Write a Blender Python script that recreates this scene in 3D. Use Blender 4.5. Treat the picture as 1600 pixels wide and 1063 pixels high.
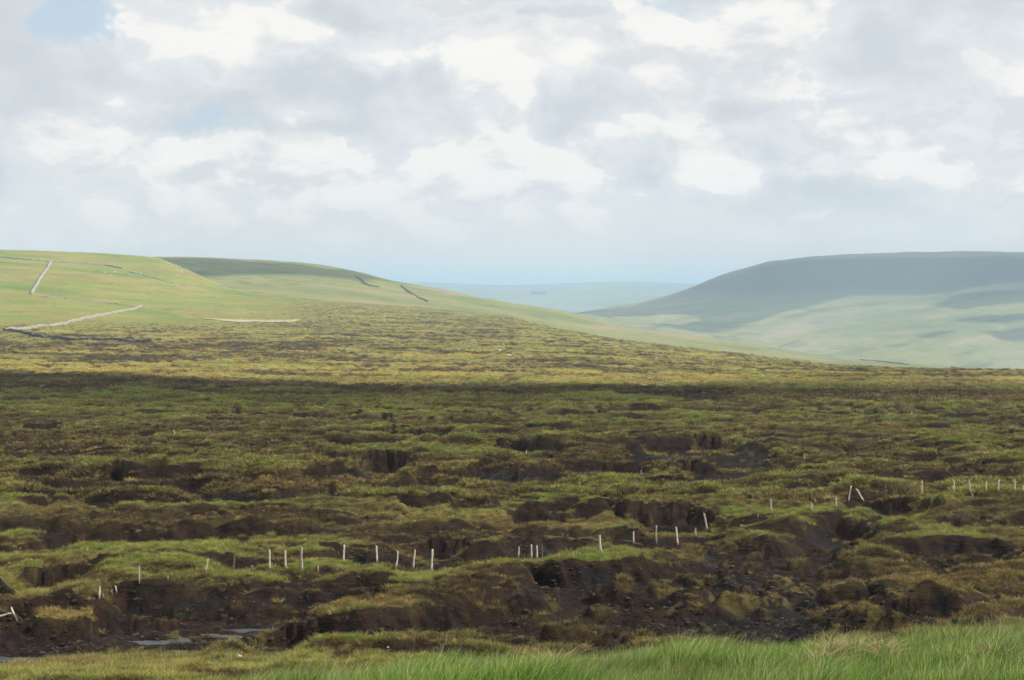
import bpy, math, random
import numpy as np
from mathutils import Vector

random.seed(7)
RNG = np.random.default_rng(11)
S = bpy.context.scene
COL = S.collection
for o in list(bpy.data.objects):
    bpy.data.objects.remove(o)

# ------------------------------------------------------------------ camera
W0, H0, FPX, HOR = 1600.0, 1063.0, 2200.0, 455.0      # photo size, focal length in px, horizon row
cam_d = bpy.data.cameras.new('camera')
cam = bpy.data.objects.new('camera', cam_d)
COL.objects.link(cam)
cam_d.sensor_width = 36.0
cam_d.lens = FPX / W0 * 36.0
cam_d.clip_start = 0.1
cam_d.clip_end = 90000
cam_d.shift_y = (HOR - H0 / 2) / W0          # level camera, horizon above the middle
cam.location = (0, 0, 0)
cam.rotation_euler = (math.pi / 2, 0, 0)
S.camera = cam

# ------------------------------------------------------------------ light
SUN_AZ, SUN_EL = math.radians(112), math.radians(40)   # azimuth from +Y towards +X
SUN = Vector((math.sin(SUN_AZ) * math.cos(SUN_EL), math.cos(SUN_AZ) * math.cos(SUN_EL), math.sin(SUN_EL)))
SUN_STRENGTH = 5.0
SKY_STRENGTH = 0.092
HAZE_DENSITY = 1.2e-4
sun_d = bpy.data.lights.new('sun', 'SUN')
sun_d.energy = SUN_STRENGTH
sun_d.angle = math.radians(0.53)
sun_d.color = (1.0, 0.92, 0.78)
sun = bpy.data.objects.new('sun', sun_d)
sun.rotation_euler = SUN.to_track_quat('Z', 'Y').to_euler()
COL.objects.link(sun)
S.view_settings.view_transform = 'Standard'
S.view_settings.look = 'None'
S.view_settings.exposure = 0.35
S.view_settings.gamma = 1.0
S.view_settings.use_curve_mapping = False


class NT:
    """small helper round a node tree"""
    def __init__(self, tree):
        self.t = tree
        tree.nodes.clear()

    def n(self, kind, **kw):
        nd = self.t.nodes.new(kind)
        for k, v in kw.items():
            setattr(nd, k, v)
        return nd

    def put(self, sock, v):
        if isinstance(v, bpy.types.NodeSocket):
            self.t.links.new(v, sock)
        elif v is not None:
            if hasattr(sock.default_value, '__len__') and len(sock.default_value) == 4 and len(v) == 3:
                v = tuple(v) + (1.0,)
            sock.default_value = v

    def m(self, op, a, b=None, c=None, clamp=False):
        nd = self.n('ShaderNodeMath', operation=op, use_clamp=clamp)
        self.put(nd.inputs[0], a)
        if b is not None: self.put(nd.inputs[1], b)
        if c is not None: self.put(nd.inputs[2], c)
        return nd.outputs[0]

    def v(self, op, a, b=None, out=0):
        nd = self.n('ShaderNodeVectorMath', operation=op)
        self.put(nd.inputs[0], a)
        if b is not None: self.put(nd.inputs[1], b)
        return nd.outputs[out]

    def sm(self, x, lo, hi, a=0.0, b=1.0):
        nd = self.n('ShaderNodeMapRange', interpolation_type='SMOOTHSTEP')
        self.put(nd.inputs[0], x)
        for i, q in enumerate((lo, hi, a, b)):
            self.put(nd.inputs[i + 1], q)
        return nd.outputs[0]

    def mix(self, f, a, b, blend='MIX'):
        nd = self.n('ShaderNodeMix', data_type='RGBA', blend_type=blend)
        self.put(nd.inputs[0], f)
        self.put(nd.inputs[6], a)
        self.put(nd.inputs[7], b)
        return nd.outputs[2]

    def noise(self, vec, scale, detail=4, rough=0.55, dist=0.0, out=0):
        nd = self.n('ShaderNodeTexNoise')
        self.put(nd.inputs['Vector'], vec)
        nd.inputs['Scale'].default_value = scale
        nd.inputs['Detail'].default_value = detail
        nd.inputs['Roughness'].default_value = rough
        nd.inputs['Distortion'].default_value = dist
        return nd.outputs[out]

    def attr(self, name, inst=False):
        nd = self.n('ShaderNodeAttribute', attribute_name=name)
        if inst: nd.attribute_type = 'INSTANCER'
        return nd.outputs['Fac']

    def scale(self, vec, s):
        return self.v('MULTIPLY', vec, s)


# ------------------------------------------------------------------ world: Nishita sky behind a procedural cloud layer
world = bpy.data.worlds.new('World')
S.world = world
world.use_nodes = True
w = NT(world.node_tree)
sky = w.n('ShaderNodeTexSky', sky_type='NISHITA')
sky.sun_disc = False
sky.sun_elevation = SUN_EL
sky.sun_rotation = SUN_AZ
sky.altitude = 400
sky.dust_density = 1.5
tc = w.n('ShaderNodeTexCoord')
D = w.v('NORMALIZE', tc.outputs['Generated'])
sx = w.n('ShaderNodeSeparateXYZ'); w.put(sx.inputs[0], D)
az = w.m('ARCTAN2', sx.outputs[0], sx.outputs[1])
el = w.m('ARCSINE', sx.outputs[2])
# wobble of the layout so that no edge is an ellipse
wob = w.noise(D, 9.0, 5, 0.62, out=1)
wob = w.v('SUBTRACT', wob, (0.5, 0.5, 0.5))
sw = w.n('ShaderNodeSeparateXYZ'); w.put(sw.inputs[0], wob)
azw = w.m('MULTIPLY_ADD', sw.outputs[0], 0.13, az)
elw = w.m('MULTIPLY_ADD', sw.outputs[1], 0.07, el)
cb = w.n('ShaderNodeCombineXYZ'); w.put(cb.inputs[0], azw); w.put(cb.inputs[1], elw)
AE = cb.outputs[0]


def blob(px, py, rx, ry):
    c = (math.atan((px - 800) / FPX), math.atan((HOR - py) / FPX * math.cos(math.atan((px - 800) / FPX))), 0)
    v = w.v('SUBTRACT', AE, c)
    v = w.v('MULTIPLY', v, (FPX / rx, FPX / ry, 0))
    ln = w.v('LENGTH', v, out=1)
    return w.sm(ln, 1.25, 0.25)


def blobs(lst):
    acc = None
    for (px, py, rx, ry, s) in lst:
        b = w.m('MULTIPLY', blob(px, py, rx, ry), s)
        acc = b if acc is None else w.m('ADD', acc, b)
    return acc


WHITE = [(300, 60, 150, 75, .55), (470, 80, 190, 50, .6), (840, 85, 210, 80, .95), (1075, 125, 55, 80, .6),
         (1110, 255, 95, 62, 1.05), (690, 265, 75, 48, .8), (800, 215, 70, 50, .5), (905, 268, 62, 42, .75),
         (250, 240, 70, 34, .8), (485, 215, 45, 24, .7), (130, 228, 45, 24, .6), (1325, 255, 75, 34, .65),
         (1450, 262, 45, 24, .6), (1240, 70, 110, 60, .3), (1460, 195, 160, 42, .42), (530, 290, 90, 18, .4),
         (235, 340, 60, 12, .4), (1275, 335, 45, 9, .5), (350, 280, 60, 20, .35), (1165, 290, 40, 30, .4), (60, 215, 50, 22, .5)]
GREY = [(30, 90, 120, 150, .75), (1440, 110, 190, 70, .5), (1180, 120, 60, 90, .4), (565, 28, 90, 26, .5),
        (680, 130, 60, 46, .5), (350, 192, 260, 22, .6), (1180, 170, 200, 30, .4), (560, 115, 50, 20, .4),
        (900, 15, 140, 16, .6), (1320, 290, 60, 26, .5), (980, 290, 50, 22, .3), (420, 310, 200, 18, .25), (1540, 260, 80, 26, .4)]
BLUE = [(115, 45, 60, 52, .95), (1055, 14, 70, 30, .6), (350, 196, 200, 16, .45), (1150, 212, 70, 18, .5),
        (960, 235, 60, 20, .3), (700, 205, 100, 12, .3), (1480, 300, 60, 14, .45), (110, 205, 50, 14, .3)]
bw, bg, bb = blobs(WHITE), blobs(GREY), blobs(BLUE)
# three-dimensional noise on the direction: flattened lumps of cloud, smaller towards the horizon
Dn = w.scale(D, (1.0, 1.0, 1.9))
UPL = (0.012, 0.0, 0.030)                     # towards the lit side of the lumps
def lumps(vec):
    big = w.noise(vec, 6.5, 3, 0.5, 0.3)
    mid = w.noise(vec, 17.0, 9, 0.60, 0.35)
    return w.m('ADD', w.m('MULTIPLY', big, 1.0), w.m('MULTIPLY', mid, 0.75))
base_d = w.m('MULTIPLY', w.m('SUBTRACT', bw, w.m('MULTIPLY', bg, .8)), 0.30)
d0 = w.m('ADD', lumps(Dn), base_d)
d1 = lumps(w.v('ADD', Dn, UPL))
relief = w.m('SUBTRACT', w.m('ADD', d1, base_d), d0)          # negative on tops, positive under them
lit = w.m('SUBTRACT', 0.0, relief)
front = w.sm(d0, 0.90, 0.955)                                  # crisp cumulus in front
back = w.sm(d0, 0.62, 1.0)                                    # soft sheet behind
sheet = w.mix(back, (5.45, 5.85, 6.2), (7.25, 7.35, 7.4))
heap = w.mix(w.sm(w.m('ADD', lit, w.m('MULTIPLY', base_d, .35)), -0.07, 0.11), (6.35, 6.5, 6.65), (8.5, 8.25, 7.9))
cloud = w.mix(w.m('MULTIPLY', front, 0.92), sheet, heap)
gl = w.sm(w.m('ADD', bw, w.m('MULTIPLY', w.m('SUBTRACT', w.noise(Dn, 30.0, 6, .6), .5), 2.2)), 0.30, 0.95)
cloud = w.mix(w.m('MULTIPLY', gl, .45), cloud, (8.8, 8.55, 8.1))
shade = w.sm(w.m('ADD', bg, w.m('MULTIPLY', w.m('SUBTRACT', w.noise(Dn, 12.0, 6, .6), .5), 1.2)), 0.15, 0.75)
cloud = w.mix(w.m('MULTIPLY', shade, .5), cloud, (5.5, 5.75, 6.05))
gap = w.m('ADD', w.m('MULTIPLY', bb, 0.9), w.m('MULTIPLY', w.m('SUBTRACT', 0.85, d0), 1.3))
gap = w.m('MULTIPLY', w.sm(gap, 0.22, 0.75), 0.8)
blue = w.mix(0.70, sky.outputs[0], (5.2, 6.5, 7.5))
col = w.mix(gap, cloud, blue)
# thin veil lying over the horizon
pale = w.mix(0.85, sky.outputs[0], (7.8, 7.6, 7.45))
hz = w.sm(el, 0.018, 0.085)
hz = w.m('MULTIPLY_ADD', hz, 0.88, 0.12, clamp=True)
col = w.mix(hz, pale, col)
bgd = w.n('ShaderNodeBackground')
w.put(bgd.inputs[0], col)
bgd.inputs[1].default_value = SKY_STRENGTH
wo = w.n('ShaderNodeOutputWorld')
w.put(wo.inputs[0], bgd.outputs[0])

S.cycles.max_bounces = 6
S.cycles.diffuse_bounces = 3
S.cycles.glossy_bounces = 2
S.cycles.transmission_bounces = 3
S.cycles.volume_bounces = 1
S.cycles.transparent_max_bounces = 12
S.cycles.caustics_reflective = False
S.cycles.caustics_refractive = False


# ------------------------------------------------------------------ helpers
def tag(o, label=None, cat=None, group=None, kind=None):
    if label: o['label'] = label
    if cat: o['category'] = cat
    if group: o['group'] = group
    if kind: o['kind'] = kind
    return o


def link(name, me, mat=None, smooth=False):
    if mat is not None: me.materials.append(mat)
    if smooth: me.shade_smooth()
    o = bpy.data.objects.new(name, me)
    COL.objects.link(o)
    return o


def mesh_arrays(name, V, F):
    """V (n,3) array, F (m,k) array"""
    me = bpy.data.meshes.new(name)
    V = np.ascontiguousarray(V, dtype=np.float32)
    F = np.ascontiguousarray(F, dtype=np.int32)
    k = F.shape[1]
    me.vertices.add(len(V)); me.vertices.foreach_set('co', V.ravel())
    me.loops.add(F.size); me.loops.foreach_set('vertex_index', F.ravel())
    me.polygons.add(len(F))
    me.polygons.foreach_set('loop_start', np.arange(0, F.size, k, dtype=np.int32))
    me.update(calc_edges=True)
    return me


def set_attr(me, name, arr, kind='FLOAT', dom='POINT'):
    a = me.attributes.new(name, kind, dom)
    a.data.foreach_set('value' if kind == 'FLOAT' else 'vector', np.ascontiguousarray(arr, dtype=np.float32).ravel())


def grid_faces(nr, nc):
    i = np.arange(nr - 1)[:, None] * nc + np.arange(nc - 1)[None, :]
    i = i.ravel()
    return np.stack([i, i + 1, i + nc + 1, i + nc], 1)


def _hash(ix, iy, seed):
    h = (ix.astype(np.uint32) * np.uint32(374761393)) + (iy.astype(np.uint32) * np.uint32(668265263)) + np.uint32((seed * 974634777) & 0xffffffff)
    h = (h ^ (h >> np.uint32(13))) * np.uint32(1274126177)
    h ^= h >> np.uint32(16)
    return h


def perlin(x, y, seed=0):
    x0 = np.floor(x); y0 = np.floor(y)
    fx = (x - x0).astype(np.float32); fy = (y - y0).astype(np.float32)
    ix = x0.astype(np.int64) & 0xffffffff; iy = y0.astype(np.int64) & 0xffffffff
    def g(dx, dy):
        h = _hash((ix + dx) & 0xffffffff, (iy + dy) & 0xffffffff, seed)
        a = (h & np.uint32(0xffff)).astype(np.float32) * np.float32(2 * math.pi / 65536)
        return np.cos(a) * (fx - dx) + np.sin(a) * (fy - dy)
    u = fx * fx * fx * (fx * (fx * 6 - 15) + 10)
    v = fy * fy * fy * (fy * (fy * 6 - 15) + 10)
    a = g(0, 0); b = g(1, 0); c = g(0, 1); d = g(1, 1)
    return 1.5 * ((a * (1 - u) + b * u) * (1 - v) + (c * (1 - u) + d * u) * v)


def fbm(x, y, lx, ly, octv=4, seed=0, gain=0.5):
    s = np.zeros(np.broadcast(x, y).shape, np.float32); a = 1.0; f = 1.0; t = 0
    for k in range(octv):
        s += a * perlin(x / lx * f, y / ly * f, seed + 17 * k)
        t += a; a *= gain; f *= 2.03
    return s / t * 1.4


def sstep(x, a, b):
    t = np.clip((x - a) / (b - a), 0, 1)
    return t * t * (3 - 2 * t)


def U(px): return (px - 800.0) / FPX
def TAN(row): return (HOR - row) / FPX


def interp_table(u, d, us, ds, tab, blur=0):
    """bilinear in u and in log d, table tab[d][u]"""
    tab = np.asarray(tab, np.float64)
    cols = np.stack([np.interp(u, us, r) for r in tab])          # (nd, nu)
    out = np.empty((len(d), len(u)))
    ld, lds = np.log(d), np.log(ds)
    # monotone-ish cubic (Catmull-Rom with limited slopes) along d
    sl = (cols[1:] - cols[:-1]) / (lds[1:] - lds[:-1])[:, None]
    m = np.zeros_like(cols)
    m[1:-1] = 0.5 * (sl[1:] + sl[:-1])
    m[0], m[-1] = sl[0], sl[-1]
    lim = 3 * np.minimum(np.abs(np.vstack([sl[:1], sl])), np.abs(np.vstack([sl, sl[-1:]])))
    m = np.clip(m, -lim, lim)
    k = np.clip(np.searchsorted(lds, ld) - 1, 0, len(lds) - 2)
    h = (lds[k + 1] - lds[k])[:, None]
    t = ((ld - lds[k])[:, None]) / h
    h00 = 2 * t**3 - 3 * t**2 + 1; h10 = t**3 - 2 * t**2 + t; h01 = -2 * t**3 + 3 * t**2; h11 = t**3 - t**2
    out = h00 * cols[k] + h10 * h * m[k] + h01 * cols[k + 1] + h11 * h * m[k + 1]
    for _ in range(blur):                                        # soften along u
        p = np.pad(out, ((0, 0), (3, 3)), mode='edge')
        out = (p[:, :-6] + p[:, 1:-5] + p[:, 2:-4] + p[:, 3:-3] + p[:, 4:-2] + p[:, 5:-1] + p[:, 6:]) / 7
    return out


# ------------------------------------------------------------------ the moor (one height field from under the camera to the near hill)
PX = [-1400, -500, 0, 100, 200, 250, 300, 350, 400, 500, 650, 800, 900, 1000, 1150, 1300, 1450, 1600, 2100, 3000]
def Z(d, v): return [v] * len(PX) if not hasattr(v, '__len__') else v
def R(d, rows): return [(HOR - r) / FPX * d for r in rows]
near = np.interp(PX, [-500, 0, 400, 640, 800, 1100, 1250, 1420, 1600, 2100], [1140, 1122, 1094, 1072, 1058, 1050, 1043, 1034, 1008, 960])
TAB = [
    (1.0, Z(1, -1.66)), (4.0, Z(4, -1.95)),
    (8.0, [-(r - HOR) / FPX * 15 * 0.45 - 1.12 for r in near]),
    (12.0, [-(r - HOR) / FPX * 15 * 0.86 - 0.22 for r in near]),
    (15.0, [-(r - HOR) / FPX * 15 for r in near]),
    (17.5, [-(r - HOR) / FPX * 15 - 0.75 for r in near]),
    (23.0, Z(23, -7.6)), (32.0, Z(32, -11.2)), (42.0, Z(42, -13.1)),
    (50.0, Z(50, -13.45)), (60.0, Z(60, -13.65)), (70.0, Z(70, -13.85)), (80.0, Z(80, -14.4)),
    (110.0, Z(110, -15.7)), (160.0, Z(160, -17.8)), (230.0, Z(230, -20.3)), (310.0, Z(310, -23.2)),
    #            -1400 -500  0    100  200  250  300  350  400  500  650  800  900  1000 1150 1300 1450 1600 2100 3000
    (390.0, R(390, [592, 592, 592, 593, 594, 595, 596, 597, 598, 600, 600, 600, 601, 602, 603, 604, 605, 606, 608, 608])),
    (500.0, R(500, [572, 572, 572, 573, 574, 575, 576, 577, 577, 578, 580, 582, 583, 585, 587, 589, 591, 592, 596, 596])),
    (650.0, R(650, [550, 550, 550, 551, 552, 553, 554, 555, 556, 558, 560, 562, 564, 567, 573, 578, 582, 583, 588, 588])),
    (800.0, R(800, [528, 528, 530, 531, 532, 533, 533, 534, 535, 537, 540, 543, 547, 553, 563, 575, 585, 592, 600, 600])),
    (1000., R(1e3, [498, 500, 504, 505, 507, 508, 510, 512, 513, 515, 519, 524, 530, 539, 556, 580, 600, 616, 640, 640])),
    (1250., R(1250, [470, 472, 474, 476, 481, 484, 487, 489, 491, 494, 499, 507, 521, 545, 580, 615, 640, 660, 690, 690])),
    (1500., R(1500, [424, 428, 432, 437, 445, 452, 460, 466, 469, 477, 487, 498, 527, 566, 610, 640, 660, 680, 700, 700])),
    (1700., R(1700, [392, 396, 402, 404, 410, 414, 431, 451, 461, 471, 481, 496, 540, 580, 630, 660, 680, 700, 720, 720])),
    (1850., R(1850, [380, 384, 391, 394, 399, 404, 425, 449, 461, 472, 484, 508, 555, 590, 650, 680, 700, 720, 740, 740])),
    (2150., R(2150, [384, 388, 397, 401, 408, 416, 440, 462, 475, 492, 512, 540, 580, 610, 670, 700, 720, 740, 760, 760])),
    (2700., R(2700, [420, 430, 440, 450, 460, 470, 490, 510, 520, 540, 560, 590, 620, 650, 700, 720, 740, 760, 780, 780])),
]
DS = np.array([t[0] for t in TAB]); US = np.array([U(p) for p in PX]); TZ = [t[1] for t in TAB]
# station rows: dense where the picture shows them
g_d = np.geomspace(1.0, 4000.0, 6000)
g_z = interp_table(np.array([0.05]), np.clip(g_d, 1, 2700), US, DS, TZ)[:, 0]
g_r = HOR - g_z / g_d * FPX
def rows_between(d0, d1, n):
    m = (g_d >= d0) & (g_d <= d1)
    r = np.maximum.accumulate(-g_r[m]); r = r + np.arange(m.sum()) * 1e-3
    return np.interp(np.linspace(r[0], r[-1], n, endpoint=False), r, g_d[m])
DD = np.concatenate([np.linspace(1.0, 18, 70, endpoint=False), np.linspace(18, 44, 26, endpoint=False),
                     rows_between(44, 600, 660), np.geomspace(600, 1900, 270, endpoint=False), np.geomspace(1900, 2700, 16)])
UU = np.concatenate([np.linspace(-1.0, -0.415, 26, endpoint=False), np.linspace(-0.415, 0.415, 1010), np.linspace(0.415, 1.0, 27)[1:]])
NR, NC = len(DD), len(UU)
Zb = interp_table(UU, DD, US, DS, TZ, blur=2).astype(np.float64)
Y = np.repeat(DD[:, None], NC, 1).astype(np.float64)
X = DD[:, None] * UU[None, :]
PXg = 800 + FPX * UU[None, :] + np.zeros_like(Y)              # where each point stands as seen from the road
ROWg = HOR - Zb / Y * FPX

bog = sstep(Y, 36, 46)                                        # 0 on the verge bank, 1 out on the moor
farm = sstep(Y, 420, 800)                                     # fading of the peat relief with the grazed hill
hill = sstep(530 - ROWg, 0, 40) * sstep(Y, 500, 800) * (1 - .7 * sstep(PXg + 60 * fbm(X, Y, 200, 90, 3, 19), 330, 560) * (1 - .5 * sstep(PXg, 850, 1000)))

# authored layout of bare peat: capsules x0,y0,x1,y1,half-width (rows)
wx = 14 * fbm(X, Y, 7, 5, 4, 3) * np.clip(60 / Y, .12, 1) * 2.2
wy = 5 * fbm(X, Y, 6, 4, 4, 9) * np.clip(60 / Y, .12, 1) * 2.4
def capsules(lst, asp=2.6, grow=1.0):
    out = np.full(Y.shape, -9.0, np.float32)
    px = PXg + wx; py = (ROWg + wy) * asp
    for (x0, y0, x1, y1, hw) in lst:
        y0 *= asp; y1 *= asp; r = hw * asp * grow
        j = np.where((UU * FPX + 800 > min(x0, x1) - 2.2 * r - 60) & (UU * FPX + 800 < max(x0, x1) + 2.2 * r + 60))[0]
        if not len(j): continue
        a, b = j[0], j[-1] + 1
        X_, Y_ = px[:, a:b], py[:, a:b]
        L2 = max((x1 - x0)**2 + (y1 - y0)**2, 1e-6)
        t = np.clip(((X_ - x0) * (x1 - x0) + (Y_ - y0) * (y1 - y0)) / L2, 0, 1)
        dd = np.hypot(X_ - x0 - t * (x1 - x0), Y_ - y0 - t * (y1 - y0))
        out[:, a:b] = np.maximum(out[:, a:b], 1 - dd / r)
    return out                                                # >0 inside
PEAT = [
    (0, 1000, 150, 985, 22), (120, 985, 330, 962, 22), (240, 945, 420, 945, 16), (400, 945, 520, 940, 14), (-200, 1000, 0, 1000, 25),
    (180, 925, 260, 935, 7), (-60, 940, 60, 950, 8),
    (330, 1000, 500, 990, 10), (500, 985, 800, 985, 15), (560, 985, 700, 975, 10), (740, 965, 860, 935, 14), (380, 1018, 620, 1022, 3),
    (800, 975, 1010, 965, 22), (880, 925, 1000, 940, 18), (1000, 960, 1200, 965, 20), (840, 895, 900, 905, 7), (900, 900, 1010, 905, 9), (1010, 895, 1110, 885, 10),
    (1060, 905, 1200, 900, 16), (1080, 850, 1170, 870, 10), (1150, 865, 1270, 862, 15), (1260, 855, 1330, 830, 11), (1330, 828, 1385, 805, 5),
    (1040, 838, 1110, 838, 7), (1200, 880, 1300, 905, 18), (1210, 940, 1260, 990, 20), (1300, 905, 1340, 935, 14), (1340, 935, 1450, 965, 16), (1420, 955, 1480, 975, 10),
    (1440, 945, 1600, 935, 7), (1420, 862, 1600, 868, 4), (1500, 820, 1620, 830, 4), (1400, 895, 1470, 905, 5),
    (560, 875, 690, 872, 9), (690, 868, 800, 872, 9), (820, 848, 1010, 852, 9), (470, 893, 560, 890, 3),
    (90, 842, 330, 842, 8), (330, 846, 470, 838, 5), (300, 772, 400, 790, 8), (390, 795, 520, 772, 4), (80, 766, 240, 765, 3.5), (380, 860, 460, 862, 2),
    (520, 742, 600, 744, 4), (600, 765, 700, 762, 4), (760, 745, 860, 752, 7), (860, 742, 1000, 744, 6), (990, 715, 1190, 712, 6), (1080, 738, 1180, 736, 7), (1090, 752, 1200, 748, 5),
    (800, 706, 880, 712, 3), (610, 688, 700, 688, 2.2), (1230, 768, 1330, 770, 3), (1400, 733, 1500, 738, 3), (640, 795, 760, 800, 4), (820, 812, 960, 806, 4), (1480, 695, 1600, 700, 2.5),
    (560, 575, 600, 574, 2.0), (0, 675, 90, 680, 2.5), (0, 712, 130, 712, 2.2), (480, 750, 560, 745, 3), (600, 735, 640, 738, 2),
    (745, 537, 815, 540, 1.0), (750, 542, 790, 543, .7), (826, 556, 850, 557, .6), (850, 538, 880, 535, .6), (1256, 574, 1270, 574, .5), (1281, 577, 1292, 578, .5),
]
# islands of turf or peat mounds standing in the bare ground (raise above it)
TURF = [
    (80, 960, 145, 956, 7), (500, 962, 620, 955, 7), (620, 950, 770, 935, 10), (640, 925, 760, 922, 8), (810, 880, 1000, 884, 6.5), (950, 862, 1090, 858, 7),
    (1290, 915, 1350, 915, 5), (850, 1003, 940, 998, 4),
    (1110, 815, 1220, 812, 7), (1150, 838, 1200, 845, 5), (1340, 880, 1420, 885, 14), (1420, 842, 1590, 850, 7), (1420, 905, 1600, 905, 8), (1500, 965, 1600, 955, 6),
    (200, 1022, 400, 1018, 9), (0, 1045, 300, 1045, 14), (400, 990, 470, 978, 5), (640, 1012, 820, 1006, 4), (225, 985, 330, 975, 4), (560, 730, 780, 720, 8), (1350, 820, 1500, 800, 10),
    (0, 870, 480, 868, 10), (150, 905, 420, 905, 12), (420, 905, 780, 905, 9), (0, 900, 150, 915, 12), (0, 820, 480, 818, 7),
]
MOUND = [(1270, 970, 1400, 972, 15), (1030, 918, 1090, 918, 10), (860, 1000, 1010, 996, 7), (1130, 930, 1200, 925, 10), (100, 822, 480, 822, 6), (815, 925, 840, 932, 10), (950, 915, 1000, 915, 7), (1210, 905, 1260, 905, 6)]
# pools x, row, half width, half height (photo px)
POOLS = [(606, 742.5, 15, 2.6), (1110, 706, 9, 2.0), (1042, 709, 24, 2.2), (1362, 806, 24, 4.5), (1050, 831, 34, 6), (200, 1011, 40, 6), (110, 1020, 60, 4), (20, 1030, 55, 5), (320, 996, 46, 6.5), (385, 985, 44, 3.5), (255, 1003, 50, 5),
         (270, 1018, 60, 3.5), (1418, 963, 12, 1.6), (930, 742, 30, 1.8), (1150, 736, 26, 2.2), (95, 922, 14, 3), (452, 1017, 14, 3), (680, 873, 16, 5), (985, 744, 14, 1.4), (1075, 714, 26, 1.6)]

PEAT += [(860, 905, 1000, 935, 9), (1130, 925, 1240, 950, 12), (1440, 905, 1600, 915, 4), (1390, 870, 1470, 880, 5), (1380, 940, 1600, 945, 8), (1180, 985, 1500, 992, 9), (820, 1000, 1180, 1000, 6), (0, 920, 110, 925, 4), (430, 925, 640, 930, 4), (640, 960, 800, 975, 8), (1460, 885, 1600, 882, 3), (1330, 855, 1350, 900, 5)]
peat_s = capsules(PEAT, grow=1.12)
turf_s = capsules(TURF, grow=.9)
mound_s = capsules(MOUND)

# channels of their own between the authored ones
ch = np.abs(fbm(X, Y, 44, 17, 4, 21)) 
ch2 = np.abs(fbm(X + 900, Y, 20, 9, 3, 41))
where = fbm(X, Y, 120, 70, 3, 33)
zone = sstep(ROWg, 610, 660) * (1 - sstep(ROWg, 1000, 1030))
chan = sstep(0.055 + 0.06 * where - ch, -0.02, 0.05) * zone * 0.9
chan = np.maximum(chan, sstep(0.035 + 0.10 * where - ch2, 0.0, 0.05) * zone * .8)
scar = sstep(fbm(X, Y, 70, 40, 5, 77, .6), 0.42, 0.52) * sstep(Y, 250, 400) * (1 - hill) * .55   # small peat scars of the golden moor
keep = sstep(turf_s, -0.25, 0.1)
chanw = sstep(0.10 + 0.07 * where - ch, -0.03, 0.11) * zone * .75
Gh = np.maximum(sstep(peat_s, -0.75, 0.42), np.maximum(chan, chanw) * (1 - sstep(Y, 300, 420)))
Gh = Gh * (1 - sstep(turf_s, -0.7, 0.35)) * bog
G = np.maximum(sstep(peat_s, -0.42, -0.12), chan * (1 - keep) * (1 - sstep(Y, 300, 420)))
G = np.where(keep > 0, G * (1 - keep), G) * bog
G = np.maximum(G, 0)

# vegetation mounds: rounded tops with sharp creases between
xw = X + 1.6 * fbm(X, Y, 6, 6, 3, 50); yw = Y + 1.2 * fbm(X, Y, 6, 6, 3, 60)
def pillow(lx, ly, seed, p=0.6):
    a = np.abs(perlin(xw / lx, yw / ly, seed)) * 1.6
    return np.clip(a, 0, 1)**p
xr, yr = X + 4 * fbm(X, Y, 22, 22, 2, 51), Y + 3 * fbm(X, Y, 22, 22, 2, 52)
P1 = np.clip(np.abs(perlin(xr / 34, yr / 15, 5)) * 1.7, 0, 1)**0.42
P2 = pillow(11, 5.2, 6, .48)
P3 = pillow(3.6, 2.0, 7, .7)
P4 = pillow(1.3, .9, 8, .7)
P1b = np.clip(np.abs(perlin((xr + 500) / 27, yr / 8.5, 25)) * 1.7, 0, 1)**0.42
P25 = pillow(6.2, 2.6, 16, .5)
relief_k = bog * (1 - 0.55 * farm)
h = relief_k * ((.15 + .6 * sstep(Y, 80, 150)) * (P1b - .5) + (0.6 + .7 * sstep(Y, 70, 160)) * P1 + 0.72 * P2 + 0.52 * P25 + 0.26 * P3 * (1 - sstep(Y, 400, 800)) + 0.13 * P4 * (1 - sstep(Y, 150, 300)))
h += relief_k * 0.5 * fbm(X, Y, 60, 30, 2, 70)
h += farm * (1 - hill) * (.9 * pillow(17, 8, 15, .55) + .35 * P2) + farm * 0.9 * fbm(X, Y, 40, 26, 4, 71) * (1 - 0.5 * hill) + hill * 2.6 * fbm(X, Y, 260, 120, 3, 72) * (1 - sstep(Y, 1600, 1800) * .6)
h -= 1.15 * relief_k
h += (1 - bog) * 0.10 * fbm(X, Y, 2.5, 2.5, 4, 73) * sstep(Y, 5, 10)
# floor of the gullies: rills, clods and slumped lumps
rill = np.abs(fbm(X + 0.6 * Y, Y, 2.2, 3.4, 4, 81, .6))
floor_h = -1.0 + 0.28 * fbm(X, Y, 7, 5, 3, 82) + 0.30 * rill + 0.10 * P4 + .06 * fbm(X, Y, .5, .5, 3, 85)
floor_h = np.where(Y > 300, -1.6, floor_h)
lumps = sstep(fbm(X, Y, 3.4, 2.2, 3, 83), 0.28, 0.5) * 0.4 * (1 - sstep(Y, 150, 260))
mnd = sstep(mound_s, -0.5, 0.6) * 0.85
depth_k = np.clip(1.0 + 0.25 * where, .6, 1.4)
Zt = Zb + h * (1 - Gh) + (floor_h * depth_k + lumps) * Gh + mnd * bog * (0.6 + 0.5 * fbm(X, Y, 2.4, 1.8, 4, 90, .6))
Zt += 0.05 * fbm(X, Y, .45, .4, 3, 95, .6) * bog * (1 - sstep(Y, 100, 180)) * (0.5 + G)

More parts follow.
